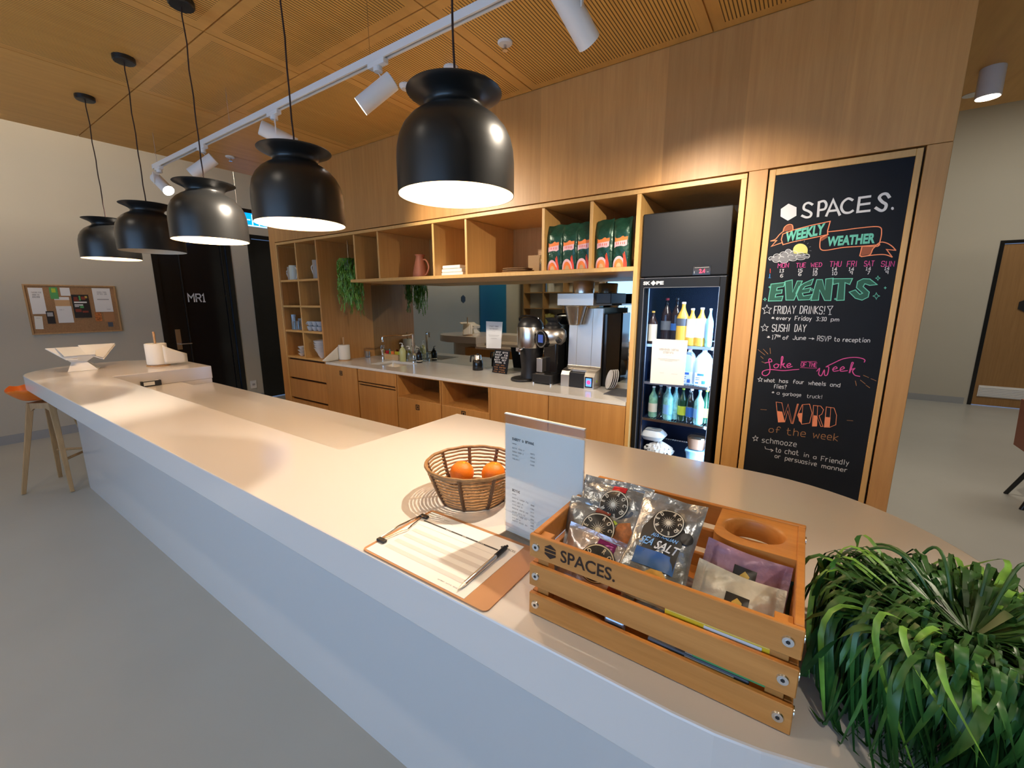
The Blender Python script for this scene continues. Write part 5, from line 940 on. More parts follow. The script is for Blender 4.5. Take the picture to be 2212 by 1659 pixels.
# ================================================================ the bar counter
t = bar = thing('bar_counter', 'long white rounded bar counter running across the room', 'bar counter', (-2.4, 1.05, 0))
out = capsule(-4.87, -.095, .53, 1.572, 30)      # starts at the right end, front side
NX0, NX1, NY = -4.31, -1.415, .912
cut = []
for p, q in zip(out, out[1:]+out[:1]):
    cut.append(p)
    if abs(p[1]-1.572) < 1e-4 and abs(q[1]-1.572) < 1e-4 and p[0] > NX1 and q[0] < NX0: cut += [(NX1, 1.572), (NX1, NY), (NX0, NY), (NX0, 1.572)]
MB().prism(cut, .890, ZI).build('upper_slab', 'solid_surface', t, bevel=.004, seg=2)
MB().prism([(NX0-.02, NY-.03), (NX1+.02, NY-.03), (NX1+.02, 1.572), (NX0-.02, 1.572)], .815, .852).build('work_surface', 'solid_surface', t, bevel=.003, seg=1)
mb = MB(); mb.box(NX0-.02, NX0, NY-.03, 1.565, .852, .8898); mb.box(NX1, NX1+.02, NY-.03, 1.565, .852, .8898); mb.box(NX0, NX1, NY-.03, NY, .852, .8898); mb.build('upstand', 'solid_surface', t)
base = capsule(-4.87, -.16, .765, 1.34, 24); MB().prism(base, 0, .89).build('front_panel', 'solid_surface', t, smooth=True, angle=40)
MB().box(-4.6, -.5, 1.30, 1.50, .0, .815).build('rear_cabinet', 'oak', t)
# ---------------------------------------------------------------- basket and oranges
bc = Vector((-.748, .893, ZI)); R0, R1, BH = .092, .133, .102
t = thing('fruit_basket', 'round open rattan basket holding two oranges on the bar', 'basket', bc)
def rad(s): return R0+(R1-R0)*s**.8
mb = MB(); nr = 11
for j in range(nr): s = j/(nr-1); r = rad(s); mb.tube([(bc.x+r*cos(2*pi*i/48), bc.y+r*sin(2*pi*i/48), ZI+.004+BH*s+.001*sin(i*1.9+j)) for i in range(48)], .0030 if j < nr-1 else .0052, 7, True)
mb.build('side_canes', 'rattan', t, smooth=True)
mb = MB()
for k in range(9):
    a = 2*pi*k/9+.25; mb.tube([(bc.x+(rad(s)+.001)*cos(a), bc.y+(rad(s)+.001)*sin(a), ZI+.004+BH*s) for s in [i/6 for i in range(7)]], [.0062, .0050, .0062, .0050, .0062, .0050, .0064], 7)
mb.build('upright_binding', 'rattan_dark', t, smooth=True)
mb = MB()
for j in range(1, 9): r = R0*j/8.5; mb.tube([(bc.x+r*cos(2*pi*i/40), bc.y+r*sin(2*pi*i/40), ZI+.004) for i in range(40)], .0032, 6, True)
for k in range(9): a = 2*pi*k/9+.25; mb.tube([(bc.x, bc.y, ZI+.006), (bc.x+R0*cos(a), bc.y+R0*sin(a), ZI+.006)], .003, 6)
mb.build('woven_base', 'rattan', t, smooth=True)
def orange_fruit(px, py, r, label):
    zc_ = ZI+.0095+r; p = PZ(px, py, zc_); t = thing('orange', label, 'orange', (p.x, p.y, zc_-r), 'oranges in the basket'); mb = MB(); mb.ball(p, r, 32, 20, .97); mb.build('peel', 'orange_peel', t, smooth=True, angle=180)
    MB().cyl((p.x+r*.25, p.y-.0, p.z+r*.925), (p.x+r*.255, p.y, p.z+r*.95), .003, n=8).build('stem_scar', 'print_lime', t)
orange_fruit(998, 1021, .0365, 'orange on the left in the rattan basket'); orange_fruit(1066, 1023, .0365, 'orange on the right in the rattan basket, beside the menu stand')
# ---------------------------------------------------------------- menu stand
A = Vector((-.558, .785, ZI)); B = Vector((-.3475, .770, ZI)); n_ = Vector((B.y-A.y, -(B.x-A.x), 0)).normalized(); Hm = .302
t = thing('menu_stand', 'upright clear acrylic menu stand with a pale printed menu', 'menu stand', (A+B)/2)
U = Vector((0, 0, Hm)); mb = MB(); mb.slab([A, B, B+U, A+U], n_*-.002); mb.slab([A-n_*.005, B-n_*.005, B-n_*.005+U, A-n_*.005+U], n_*-.002); mb.slab([A+n_*.035, B+n_*.035, B-n_*.05, A-n_*.05], (0, 0, .003)); mb.build('acrylic_holder', 'acrylic', t)
mb = MB(); mb.slab([A+U-n_*-.0003, B+U-n_*-.0003, B+U-n_*.0075, A+U-n_*.0075], (0, 0, .0025)); mb.build('top_edge', 'paper_warm', t)
g = -n_*.003; TL, TR, BR, BL = A+U*.925+g, B+U*.925+g, B+U*.012+g, A+U*.012+g
mp = MB().slab([TL, TR, BR, BL], n_*-.001).build('menu_sheet', 'paper', t)
F7 = (TL, TR, BR, BL, n_)
def sub(par, mt, nm, sp, F, lift=.0006):
    TL, TR, BR, BL, n = F; mb = MB(); P = lambda u, v: (TL*(1-u)*(1-v)+TR*u*(1-v)+BR*u*v+BL*(1-u)*v)+n*lift
    for u0, v0, u1, v1 in sp: mb.quad(P(u0, v1), P(u1, v1), P(u1, v0), P(u0, v0))
    return mb.build(nm, mt, par)
sp = letters(.10, .40, .115, .137, 15, (6, 1, 8))+letters(.10, .215, .58, .602, 6, (9,))+[(.10, .165, .16, .169), (.10, .625, .16, .629)]; sub(mp, 'ink', 'heading', sp, F7)
sp = []
for i, (v, u1) in enumerate(((.20, .27), (.232, .26), (.264, .19), (.296, .20))): sp += letters(.10, u1, v, v+.012, 12, (5, 4))+letters(.35, .41, v+.01, v+.022, 4, (9,))
for i, (v, u1) in enumerate(((.655, .33), (.688, .26), (.720, .25), (.752, .33), (.785, .29), (.815, .31), (.845, .22), (.87, .32))): sp += letters(.10, u1, v, v+.012, 13, (5, 4))+letters(.36, .41, v+.01, v+.022, 4, (9,))
sub(mp, 'ink_grey', 'menu_items', sp, F7)
# ---------------------------------------------------------------- clip-top jar partly behind the menu
x, y = -.475, .985
t = thing('clip_top_jar', 'small glass jar with wire clip mostly hidden behind the menu stand', 'jar', (x, y, ZI))
MB().lathe((x, y, ZI), [(.036, 0), (.038, .004), (.038, .060), (.032, .072), (.033, .080), (.030, .080), (.035, .058), (.035, .006), (0, .005)], 24).build('jar_glass', 'clear_glass', t, smooth=True, angle=50); MB().cyl((x, y, ZI+.081), (x, y, ZI+.092), .034, n=24).build('jar_lid', 'clear_glass', t, smooth=True); MB().tube(spl3([(x+.030, y-.01, ZI+.070), (x+.048, y-.012, ZI+.060), (x+.052, y-.012, ZI+.085), (x+.034, y-.008, ZI+.098), (x+.026, y-.004, ZI+.088), (x+.044, y-.01, ZI+.072)]), .0016, 6).build('wire_clip', 'rattan_dark', t, smooth=True)
# ---------------------------------------------------------------- clipboard, sheet, pen
q4 = [PZ(*p, ZI+.003) for p in ((933,1102.5),(1157,1190),(1049,1334.5),(785.6,1187))]
x0, x1, y0, y1 = -.784, -.424, .535, .762
t = thing('clipboard', 'brown hardboard clipboard lying on the bar beside the crate', 'clipboard', ((x0+x1)/2, (y0+y1)/2, ZI))
mb = MB(); mb.mi(0).prism(rrect(x0, x1, y0, y1, .012), ZI, ZI+.003); mb.f[0:1]; ob = mb.build('board', ['masonite'], t)
mb = MB(); yl, yh = y0+.045, y1-.045; xx = x0+.012; z = ZI+.0045
mb.tube([(xx-.012, yl, z), (xx-.016, (yl+yh)/2, z+.002), (xx-.012, yh, z)], .0022, 8); mb.tube(spl3([(xx-.012, yl, z+.001), (xx+.002, yl+.004, z+.004), (xx+.012, (yl+yh)/2-.02, z+.005), (xx+.018, (yl+yh)/2, z+.005), (xx+.012, (yl+yh)/2+.02, z+.005), (xx+.002, yh-.004, z+.004), (xx-.012, yh, z+.001)]), .0018, 8); mb.build('wire_clip', 'chrome', t, smooth=True)
mb = MB()
for yy in (yl, yh): mb.box(xx-.010, xx+.016, yy-.006, yy+.006, ZI+.0042, ZI+.0105)
mb.build('rubber_grip', 'black_plastic', t, bevel=.002)
px0, px1, py0, py1 = -.775, -.480, .540, .752; zz = ZI+.0034
sh = sheet('sign_in_sheet', 'white striped sign-in sheet clipped on the brown clipboard', 'paper sheet', ((px0, py1, zz), (px1, py1, zz), (px1, py0, zz), (px0, py0, zz)), 'paper', -.0006, (0, 0, -1)) if False else None
sh = MB().box(px0, px1, py0, py1, ZI+.0031, ZI+.0036).build('sign_in_sheet', 'paper'); tag(sh, 'white striped sign-in sheet clipped on the brown clipboard', 'paper sheet')
F8 = (Vector((px0, py1, ZI+.0036)), Vector((px1, py1, ZI+.0036)), Vector((px1, py0, ZI+.0036)), Vector((px0, py0, ZI+.0036)), Vector((0, 0, 1)))
sub(sh, 'row_grey', 'table_row', [(.09, v, .90, v+.058) for v in (.405, .535, .665, .795)], F8, .0003)
sub(sh, 'ink', 'table_header', [(.055, .205, .86, .228)], F8, .0003)
sub(sh, 'paper', 'header_lettering', letters(.32, .40, .211, .223, 5)+letters(.50, .54, .211, .223, 4)+letters(.66, .74, .211, .223, 5), F8, .0006)
sub(sh, 'ink_grey', 'footer_print', letters(.72, .90, .925, .938, 14, (5, 4))+letters(.10, .26, .06, .075, 10, (5,))+[(.05, .31, .86, .313), (.2, .10, .32, .104)], F8, .0003)
mb = MB(); mb.add([(.86*px1+.14*px0+.004*cos(2*pi*i/6+pi/6), py1-.030+.004*sin(2*pi*i/6+pi/6), ZI+.0039) for i in range(6)], [list(range(6))]); put_text(mb, 'SPACES.', (.86*px1+.14*px0+.008, py1-.0335, ZI+.0039), (1, 0, 0), (0, 1, 0), width=.030, height=.007); mb.build('logo_print', 'ink', sh)
a = PZ(1093, 1182, ZI+.011); b = PZ(988, 1275, ZI+.0075); d = (b-a).normalized()
t = thing('ballpoint_pen', 'silver and black ballpoint pen lying across the sign-in sheet', 'pen', ((a.x+b.x)/2, (a.y+b.y)/2, ZI+.0036))
MB().cyl(a+d*.040, b-d*.022, .0046, n=14).build('barrel', 'steel', t, smooth=True); MB().cyl(b-d*.022, b-d*.004, .0046, .0016, n=12).cyl(b-d*.004, b, .0014, .0004, n=8).build('tip', 'steel_brushed', t, smooth=True)
mb = MB(); mb.cyl(a+d*.002, a+d*.040, .0055, n=14); mb.cyl(a-d*.006, a+d*.003, .003, n=10); mb.tube([a+d*.006+Vector((0,0,.005)), a+d*.010+Vector((.003,0,.0085)), a+d*.034+Vector((.002,0,.0075))], .0016); mb.build('clip_cap', 'black_plastic', t, smooth=True)
# ---------------------------------------------------------------- the snack crate
X0, X1, Y0, Y1, ZT = -.361, .042, .583, .893, 1.158
t = crate = thing('snack_crate', 'orange-brown slatted wooden crate of snacks at the near end of the bar', 'crate', ((X0+X1)/2, (Y0+Y1)/2, ZI))
sl = [(ZI+.001, ZI+.043), (ZI+.058, ZI+.101), (ZI+.115, ZT)]
for z0, z1 in sl:
    MB().box(X0, X1, Y0, Y0+.0085, z0, z1).build('front_slat', 'crate_wood', t, bevel=.0012, seg=1); MB().box(X0, X1, Y1-.010, Y1, z0, z1).build('rear_slat', 'crate_wood', t, bevel=.0012, seg=1)
    MB().box(X0+.001, X0+.012, Y0+.010, Y1-.010, z0, z1).build('end_slat', 'crate_wood', t, bevel=.0012, seg=1); MB().box(X1-.012, X1-.001, Y0+.010, Y1-.010, z0, z1).build('end_slat', 'crate_wood', t, bevel=.0012, seg=1)
for px, py in ((X0+.012, Y0+.010), (X1-.034, Y0+.010), (X0+.012, Y1-.032), (X1-.034, Y1-.032)): MB().box(px, px+.022, py, py+.022, ZI+.001, ZT-.006).build('corner_post', 'crate_wood', t, bevel=.0008, seg=1)
for y0, y1 in ((Y0+.012, Y0+.098), (Y0+.108, Y0+.198), (Y0+.208, Y1-.012)): MB().box(X0+.013, X1-.013, y0, y1, ZI+.006, ZI+.015).build('floor_board', 'crate_wood', t)
for z0, z1 in sl:
    for x in (X0+.013, X1-.016):
        c = Vector((x, Y0, (z0+z1)/2)); mb = MB(); mb.cyl(c, c+Vector((0, -.0022, 0)), .0078, .0066, n=20); mb.cyl(c+Vector((0, -.0022, 0)), c+Vector((0, -.0024, 0)), .0034, n=6); mb.mi(1).cyl(c+Vector((0, -.0024, 0)), c+Vector((0, -.0026, 0)), .0028, n=6); mb.build('screw_head', ['screw_steel', 'black_plastic'], t, smooth=True)
    for y in (Y0+.02, Y1-.02): c = Vector((X1-.001, y, (z0+z1)/2)); MB().cyl(c, c+Vector((.003, 0, 0)), .0075, n=14).build('side_screw', 'screw_steel', t, smooth=True)
# burnt-in logo
mb = MB(); zc_ = 1.1375; hx0 = X0+.042
def band(z0, z1):
    out = []
    for k in range(2):
        pass
    return out
hexp = [(hx0+.0125*cos(pi/2+pi/3*i), zc_+.0135*sin(pi/2+pi/3*i)) for i in range(6)]
def clipz(poly, zlo, zhi):
    def cl(p, f):
        r = []
        for a, b in zip(p, p[1:]+p[:1]):
            fa, fb = f(a), f(b)
            if fa >= 0: r.append(a)
            if fa*fb < 0: s = fa/(fa-fb); r.append((a[0]+(b[0]-a[0])*s, a[1]+(b[1]-a[1])*s))
        return r
    return cl(cl(poly, lambda q: q[1]-zlo), lambda q: zhi-q[1])
for lo, hi in ((-.014, -.0035), (-.0015, .0035), (.0055, .014)):
    pl = clipz(hexp, zc_+lo, zc_+hi); mb.add([(x, Y0-.0006, z) for x, z in pl], [list(range(len(pl)))])
put_text(mb, 'SPACES.', (X0+.062, Y0-.0006, zc_-.011), (1, 0, 0), (0, 0, 1), width=.096, height=.0225, bold=.015); mb.build('burnt_logo', 'print_rust', t) if False else mb.build('burnt_logo', 'print_slate_brown', t) if 'print_slate_brown' in M else mb.build('burnt_logo', 'dark_gap', t)
# cup ring block in the rear right corner
bx0, bx1, by0, by1, bz0, bz1 = X1-.138, X1-.012, Y1-.135, Y1-.010, ZT-.040, ZT-.002
outl = []
for i in range(13): a = radians(180+90*i/12); outl.append((bx0+.048+.048*cos(a), by0+.030+.030*sin(a)))
outl = [(bx0, by1)]+outl+[(bx1, by0), (bx1, by1)]
cx, cy, rx, ry = bx0+.060, (by0+by1)/2+.004, .047, .040; n = 48
def ray_out(a):
    best = None; dx, dy = cos(a), sin(a)
    for p, q in zip(outl, outl[1:]+outl[:1]):
        ex, ey = q[0]-p[0], q[1]-p[1]; den = dx*ey-dy*ex
        if abs(den) < 1e-12: continue
        tt = ((p[0]-cx)*ey-(p[1]-cy)*ex)/den; ss = ((p[0]-cx)*dy-(p[1]-cy)*dx)/den
        if tt > 0 and -1e-6 <= ss <= 1+1e-6: best = tt if best is None else min(best, tt)
    return (cx+dx*best, cy+dy*best)
angs = sorted([2*pi*i/n for i in range(n)]+[math.atan2(p[1]-cy, p[0]-cx) % (2*pi) for p in ((bx0, by1), (bx1, by0), (bx1, by1))]); m = len(angs)
O_ = [ray_out(a) for a in angs]; rings = []
for (k, z) in ((1.0, bz0), (1.0, bz1-.006), (1.06, bz1-.002), (1.12, bz1)): rings.append([(cx+rx*k*cos(a), cy+ry*k*sin(a), z) for a in angs])
vs = [(p[0], p[1], bz0) for p in O_]+[p for r in rings for p in r]+[(p[0], p[1], bz1) for p in O_]; K = len(rings)+2
mb = MB(); mb.add(vs, [(j*m+i, j*m+(i+1) % m, (j+1)*m+(i+1) % m, (j+1)*m+i) for j in range(K-1) for i in range(m)]+[((K-1)*m+i, (K-1)*m+(i+1) % m, (i+1) % m, i) for i in range(m)]); mb.build('cup_ring_block', 'crate_wood', t, smooth=True, angle=50)
# ---------------------------------------------------------------- snack packets
def packet(name, label, cat, foil_mt, Wd, H, T, pos, rx_=0, rz_=0, ry_=0, seed=0, crimp=.08, group=None, decals=(), side_crimp=False):
    """pillow bag, local x across, z up, -y front; base centre at pos; decals drawn on the front in u,v (0..1)"""
    Mx = Matrix.Translation(pos) @ Matrix.Rotation(rz_, 4, 'Z') @ Matrix.Rotation(rx_, 4, 'X') @ Matrix.Rotation(ry_, 4, 'Y')
    t = thing(name, label, cat, pos, group)
    def S(u, v, s, lift=0.0):
        c = crimp; ev = min(1, max(0, min(v-c, 1-c-v)/(.5-c))) if not side_crimp else min(1, max(0, min(v, 1-v)/.5)); eu = min(1, max(0, min(u, 1-u)/.5)) if not side_crimp else min(1, max(0, min(u-c, 1-c-u)/(.5-c)))
        th = T/2*(1-(1-eu)**2.4)**.55*(1-(1-ev)**2.0)**.6
        cr = .0032*(noise.noise(Vector((u*6+seed, v*6, seed*3.1+s)))+.35*noise.noise(Vector((u*11, v*11+seed, s*2.0)))) * min(1, (th/T)*4+.3)
        pin = 1-.07*sin(pi*v)*(1-abs(2*v-1)) if not side_crimp else 1
        x = (u-.5)*Wd*pin; z = v*H
        if side_crimp: z = H*(.5+(v-.5)*(1-.06*sin(pi*u)))
        y = s*th+cr+.010*noise.noise(Vector((u*2.2+seed, v*1.7, 5)))*(1.0)
        return Mx @ Vector((x, y+s*lift, z))
    mb = MB(); n, k = 40, 44
    for s in (-1, 1):
        vs = [S(i/n, j/k, s) for j in range(k+1) for i in range(n+1)]
        mb.add(vs, [((j*(n+1)+i, j*(n+1)+i+1, (j+1)*(n+1)+i+1, (j+1)*(n+1)+i) if s < 0 else (j*(n+1)+i, (j+1)*(n+1)+i, (j+1)*(n+1)+i+1, j*(n+1)+i+1)) for j in range(k) for i in range(n)])
    bodyo = mb.build('packet_body', foil_mt, t, smooth=True, angle=180)
    for di, dec in enumerate(decals):
        kind, mt, nm = dec[:3]; lift = .0022+.0005*di; mb = MB()
        if kind == 'rect':
            u0, v0, u1, v1 = dec[3]; a = 12; pts = [S(u0+(u1-u0)*i/a, v0+(v1-v0)*j/a, -1, lift) for j in range(a+1) for i in range(a+1)]; mb.add(pts, [(j*(a+1)+i, j*(a+1)+i+1, (j+1)*(a+1)+i+1, (j+1)*(a+1)+i) for j in range(a) for i in range(a)])
        elif kind == 'disc':
            u0, v0, r0, r1 = dec[3]; a, b = 32, 4; pts = []
            for j in range(b+1):
                r = r0+(r1-r0)*j/b; pts += [S(u0+r*cos(2*pi*i/a)/Wd, v0+r*sin(2*pi*i/a)/H, -1, lift) for i in range(a)]
            mb.add(pts, [(j*a+i, j*a+(i+1) % a, (j+1)*a+(i+1) % a, (j+1)*a+i) for j in range(b) for i in range(a)])
        elif kind == 'text':
            body, u0, v0, wu, hv, slant = dec[3]; vs, fs, w_, h_ = textmesh(body, .02); mb.add([S(u0+wu*x/w_+slant*y/h_, v0+hv*y/h_, -1, lift) for x, y in vs], fs)
        elif kind == 'ringtext':
            body, u0, v0, r, h, a0, a1 = dec[3]; k_ = len(body)
            for q_, ch in enumerate(body):
                if ch == ' ': continue
                vs, fs, w_, h_ = textmesh(ch, .03); a = radians(a0+(a1-a0)*q_/max(1, k_-1)); cw = h*.75*w_/max(h_, .5)
                up = (cos(a), sin(a)); rt = (sin(a), -cos(a)); mb.add([S(u0+(up[0]*(r+h*y/h_)+rt[0]*cw*(x/w_-.5))/Wd, v0+(up[1]*(r+h*y/h_)+rt[1]*cw*(x/w_-.5))/H, -1, lift) for x, y in vs], fs)
        elif kind == 'rays':
            u0, v0, r0, r1, k_ = dec[3]
            for q_ in range(k_):
                a = 2*pi*q_/k_; da = .35*2*pi/k_; mb.add([S(u0+r_*cos(b_)/Wd, v0+r_*sin(b_)/H, -1, lift) for r_, b_ in ((r0, a-da), (r0, a+da), (r1, a))], [(0,1,2)])
        elif kind == 'poly':
            pts = dec[3]; cu = sum(p[0] for p in pts)/len(pts); cv = sum(p[1] for p in pts)/len(pts); m_ = len(pts); a = 4; vs = [S(cu, cv, -1, lift)]
            for j in range(1, a+1): vs += [S(cu+(p[0]-cu)*j/a, cv+(p[1]-cv)*j/a, -1, lift) for p in pts]
            mb.add(vs, [(0, 1+i, 1+(i+1) % m_) for i in range(m_)]+[(1+j*m_+i, 1+(j+1)*m_+i, 1+(j+1)*m_+(i+1) % m_, 1+j*m_+(i+1) % m_) for j in range(a-1) for i in range(m_)])
        mb.build(nm, mt, bodyo, smooth=True, angle=180)
    return t
def roundel(u, v, r): return [('disc', 'print_black', 'logo_disc', (u, v, 0, r)), ('disc', 'print_cream', 'logo_ring', (u, v, r*.90, r*.96)), ('ringtext', 'print_cream', 'logo_lettering', ('RED ROCK', u, v, r*.60, r*.26, 205, -25)), ('ringtext', 'print_cream', 'logo_lettering', ('DELI', u, v, r*.60, r*.24, 325, 215)), ('disc', 'print_cream', 'logo_sun', (u, v, 0, r*.16)), ('rays', 'print_cream', 'logo_rays', (u, v, r*.18, r*.48, 18))]
ZF = ZI+.0155; rd = radians
packet('chip_bag', 'silver-blue sea salt chip bag leaning in the middle of the crate', 'chip bag', 'foil_silver', .112, .186, .036, Vector((-.168, .616, ZI+.087)), -rd(49), -rd(4), 0, 1, .085, 'chip bags in the crate',
    [('poly', 'print_black', 'front_panel', [(.22,.28),(.80,.28),(.84,.66),(.72,.80),(.50,.84),(.34,.79),(.18,.62)]), ('rect', 'print_blue', 'blue_band', (.20,.27,.82,.42)), ('text', 'print_lightblue', 'lettering', ('SEA', .20, .455, .22, .075, .05)), ('text', 'print_white', 'lettering', ('SALT', .46, .44, .34, .080, .05)), ('text', 'print_lightblue', 'small_lettering', ('AUSTRALIAN', .36, .545, .40, .035, .02)), ('poly', 'print_chip', 'chip_picture', [(.40,.20),(.52,.26),(.68,.27),(.80,.20),(.78,.10),(.62,.06),(.46,.10)]), ('disc', 'print_black', 'spoon_picture', (.88,.62,0,.010))]+roundel(.56, .705, .0265))
packet('chip_bag', 'silver chip bag with red tab at the back of the crate', 'chip bag', 'foil_silver', .140, .172, .036, Vector((-.270, .682, ZI+.066)), -rd(37), rd(3), 0, 2, .085, 'chip bags in the crate', [('rect', 'print_red', 'red_tab', (.46,.86,.66,.93)), ('poly', 'print_slate', 'dark_spoon_print', [(.72,.50),(.92,.54),(.94,.66),(.80,.68)])]+roundel(.54, .70, .030))  # includes a dark spoon shape printed on the foil
packet('chip_bag', 'silver chip bag with brown tab and orange food picture in the left of the crate', 'chip bag', 'foil_silver', .142, .160, .032, Vector((-.275, .640, ZI+.047)), -rd(38), rd(4), 0, 3, .085, 'chip bags in the crate', [('rect', 'print_rust', 'brown_tab', (.40,.86,.60,.925)), ('poly', 'print_food', 'food_picture', [(.66,.60),(.74,.80),(.88,.84),(.95,.70),(.94,.36),(.74,.30)]), ('poly', 'print_lime', 'lime_picture', [(.62,.76),(.68,.82),(.73,.79),(.66,.72)])]+roundel(.50, .66, .033))
packet('chip_bag', 'pale lilac chip bag with purple tab at the front left of the crate', 'chip bag', 'foil_lilac', .135, .122, .030, Vector((-.268, .617, ZI+.038)), -rd(27), rd(1), rd(5), 4, .085, 'chip bags in the crate', [('rect', 'print_purple', 'purple_tab', (.46,.74,.70,.93)), ('poly', 'print_rust', 'brown_print', [(.76,.30),(.95,.34),(.95,.56),(.80,.56)])]+roundel(.54, .60, .033))
packet('chip_bag', 'silver chip bag lying flat at the bottom left of the crate under the others', 'chip bag', 'foil_silver', .130, .170, .034, Vector((-.262, .640, ZF+.020)), -rd(88), rd(2), 0, 9, .085, 'chip bags in the crate')
packet('chip_bag', 'silver chip bag lying flat at the bottom middle of the crate', 'chip bag', 'foil_silver', .100, .160, .034, Vector((-.150, .640, ZF+.020)), -rd(88), -rd(3), 0, 10, .085, 'chip bags in the crate')
def lady(u, v): return [('rect', 'print_black', 'dark_label', (u-.13, v-.19, u+.13, v+.19)), ('poly', 'print_gold', 'gold_figure', [(u-.03, v-.02), (u-.05, v+.08), (u, v+.15), (u+.06, v+.10), (u+.06, v-.04), (u+.02, v-.10)]), ('rect', 'print_gold', 'label_lines', (u-.09, v-.165, u+.09, v-.155))]
packet('biscuit_packet', 'mauve biscuit packet at the rear right of the crate under the cup ring', 'biscuit packet', 'wrap_mauve', .115, .098, .030, Vector((-.040, .785, ZF+.001)), -rd(4), rd(4), 0, 6, .10, 'biscuit packets in the crate', [], True)
packet('biscuit_packet', 'mauve biscuit packet with dark gold label behind the cream one', 'biscuit packet', 'wrap_mauve', .125, .130, .028, Vector((-.046, .676, ZI+.045)), -rd(30), rd(6), rd(8), 7, .10, 'biscuit packets in the crate', lady(.50, .62)+[('poly', 'print_slate', 'dark_print', [(.18,.25),(.40,.45),(.40,.62),(.26,.50)])], True)
packet('biscuit_packet', 'cream biscuit packet with pictures and dark gold label in the right of the crate', 'biscuit packet', 'wrap_cream', .125, .115, .030, Vector((-.048, .630, ZI+.048)), -rd(40), rd(2), rd(5), 8, .10, 'biscuit packets in the crate', [('poly', 'print_peach', 'biscuit_picture', [(.30,.30),(.36,.50),(.52,.60),(.66,.52),(.70,.34),(.52,.24)]), ('poly', 'print_pink', 'pink_picture', [(.74,.06),(.76,.46),(.84,.52),(.90,.36),(.92,.06)]), ('poly', 'print_slate', 'dark_fruit_picture', [(.20,.34),(.28,.44),(.34,.38),(.30,.28)])]+lady(.52, .52), True)
for z0, z1, x0, x1, mt, lb in ((ZF, ZI+.046, -.150, -.010, 'print_slate', 'dark chocolate bar lowest behind the front slats of the crate'), (ZI+.0462, ZI+.078, -.085, .024, 'print_green', 'pale green snack bar between the dark and yellow bars in the crate'), (ZI+.0782, ZI+.108, -.128, .026, 'print_yellow', 'yellow snack bar seen through the upper gap of the crate front')):
    t = thing('snack_bar', lb, 'snack bar', ((x0+x1)/2, .600, z0), 'snack bars in the crate')
    MB().box(x0, x1, .5935, .6055, z0, z1).build('wrapper', mt, t, bevel=.002)
    mb = MB(); mb.box(x0+.055, x0+.058+(x1-x0)*.45, .5930, .5936, z1-.012, z1-.003); mb.box(x0+.055, x0+.058+(x1-x0)*.45, .596, .603, z1, z1+.0004); mb.build('wrapper_print', 'print_white', t)
o = MB().box(-.222, -.188, .5945, .604, ZF, ZF+.034).build('small_packet', 'foil_silver', bevel=.003); tag(o, 'small silver-blue packet behind the lowest front slat of the crate', 'packet')
# ---------------------------------------------------------------- big plant at the near end
pc = Vector((.222, .735, ZI))
t = thing('strap_leaf_plant', 'large dark green strap-leaved plant spilling over its pot at the near end of the bar', 'plant', pc)
MB().lathe(pc, [(.070, 0), (.075, .006), (.092, .125), (.098, .127), (.098, .145), (.088, .145), (.080, .12), (0, .118)], 28).build('pot', 'pot_terracotta', t, smooth=True, angle=50)
MB().lathe(pc, [(.082, .122), (.0, .13)], 20).build('potting_soil', 'soil', t)
random.seed(21); mb = MB()
def strap(mb, P, wd, fold=.25):
    k = len(P); vs = []
    for j in range(k):
        tg = (P[min(j+1, k-1)]-P[max(j-1, 0)]).normalized(); sd = tg.cross(Vector((0, 0, 1))); sd = (sd if sd.length > .15 else tg.cross(Vector((1, .3, 0)))).normalized(); up = sd.cross(tg)
        s = j/(k-1); w_ = wd*min(1, .45+s*2.2)*(1-max(0, (s-.72)/.28)**2*.92)
        vs += [P[j]-sd*w_+up*w_*fold, P[j], P[j]+sd*w_+up*w_*fold]
    mb.add(vs, [f for j in range(k-1) for f in ((3*j, 3*j+1, 3*j+4, 3*j+3), (3*j+1, 3*j+2, 3*j+5, 3*j+4))])
def branch(a, r0, rise, reach, drop, wd, sway):
    P = []; k = 12
    for j in range(k+1):
        s = j/k
        r = r0+reach*(1-(1-min(1, s*1.6))**2.0)
        z = .135+rise*sin(min(1, s*2.1)*pi*.5)*(1 if s < .48 else 1)-drop*max(0, s-.30)**1.45/(.70**1.45)
        aa = a+sway*s*s; z = max(z, .006)
        P.append(pc+Vector((r*cos(aa), r*sin(aa), z)))
    return P
for i in range(1250):
    a = random.uniform(0, 2*pi); inner = random.random()
    P = branch(a, random.uniform(.003, .090), random.uniform(.005, .055)*(.5+.5*inner), random.uniform(.035, .110), random.uniform(.12, .27), 0, random.uniform(-.55, .55))
    strap(mb, P, random.choice((.0022, .0028, .0034, .0040, .0058)), random.uniform(-.2, .4))
mb.build('foliage', 'leaf', t, smooth=True, angle=80)
mb = MB()
for i in range(44):
    P = branch(random.uniform(0, 2*pi), random.uniform(.02, .07), random.uniform(.02, .065), random.uniform(.085, .125), random.uniform(.06, .2), 0, random.uniform(-.6, .6)); strap(mb, P, .0036, .2)
mb.build('young_shoots', 'leaf_light', t, smooth=True, angle=80)
mb = MB()
for a, rs, rc in ((pi*.78, .06, .10), (pi*.62, .075, .07), (pi*.15, .07, .12), (pi*.40, .07, .06), (pi*.70, .05, .12), (pi*.3, .08, .09)):
    mb.tube([pc+Vector(((.03+rc*s)*cos(a), (.03+rc*s)*sin(a), .135+rs*sin(s*pi*.75)*1.0)) for s in [i/10 for i in range(11)]], .0022, 6)
mb.build('arching_stem', 'leaf', t, smooth=True)
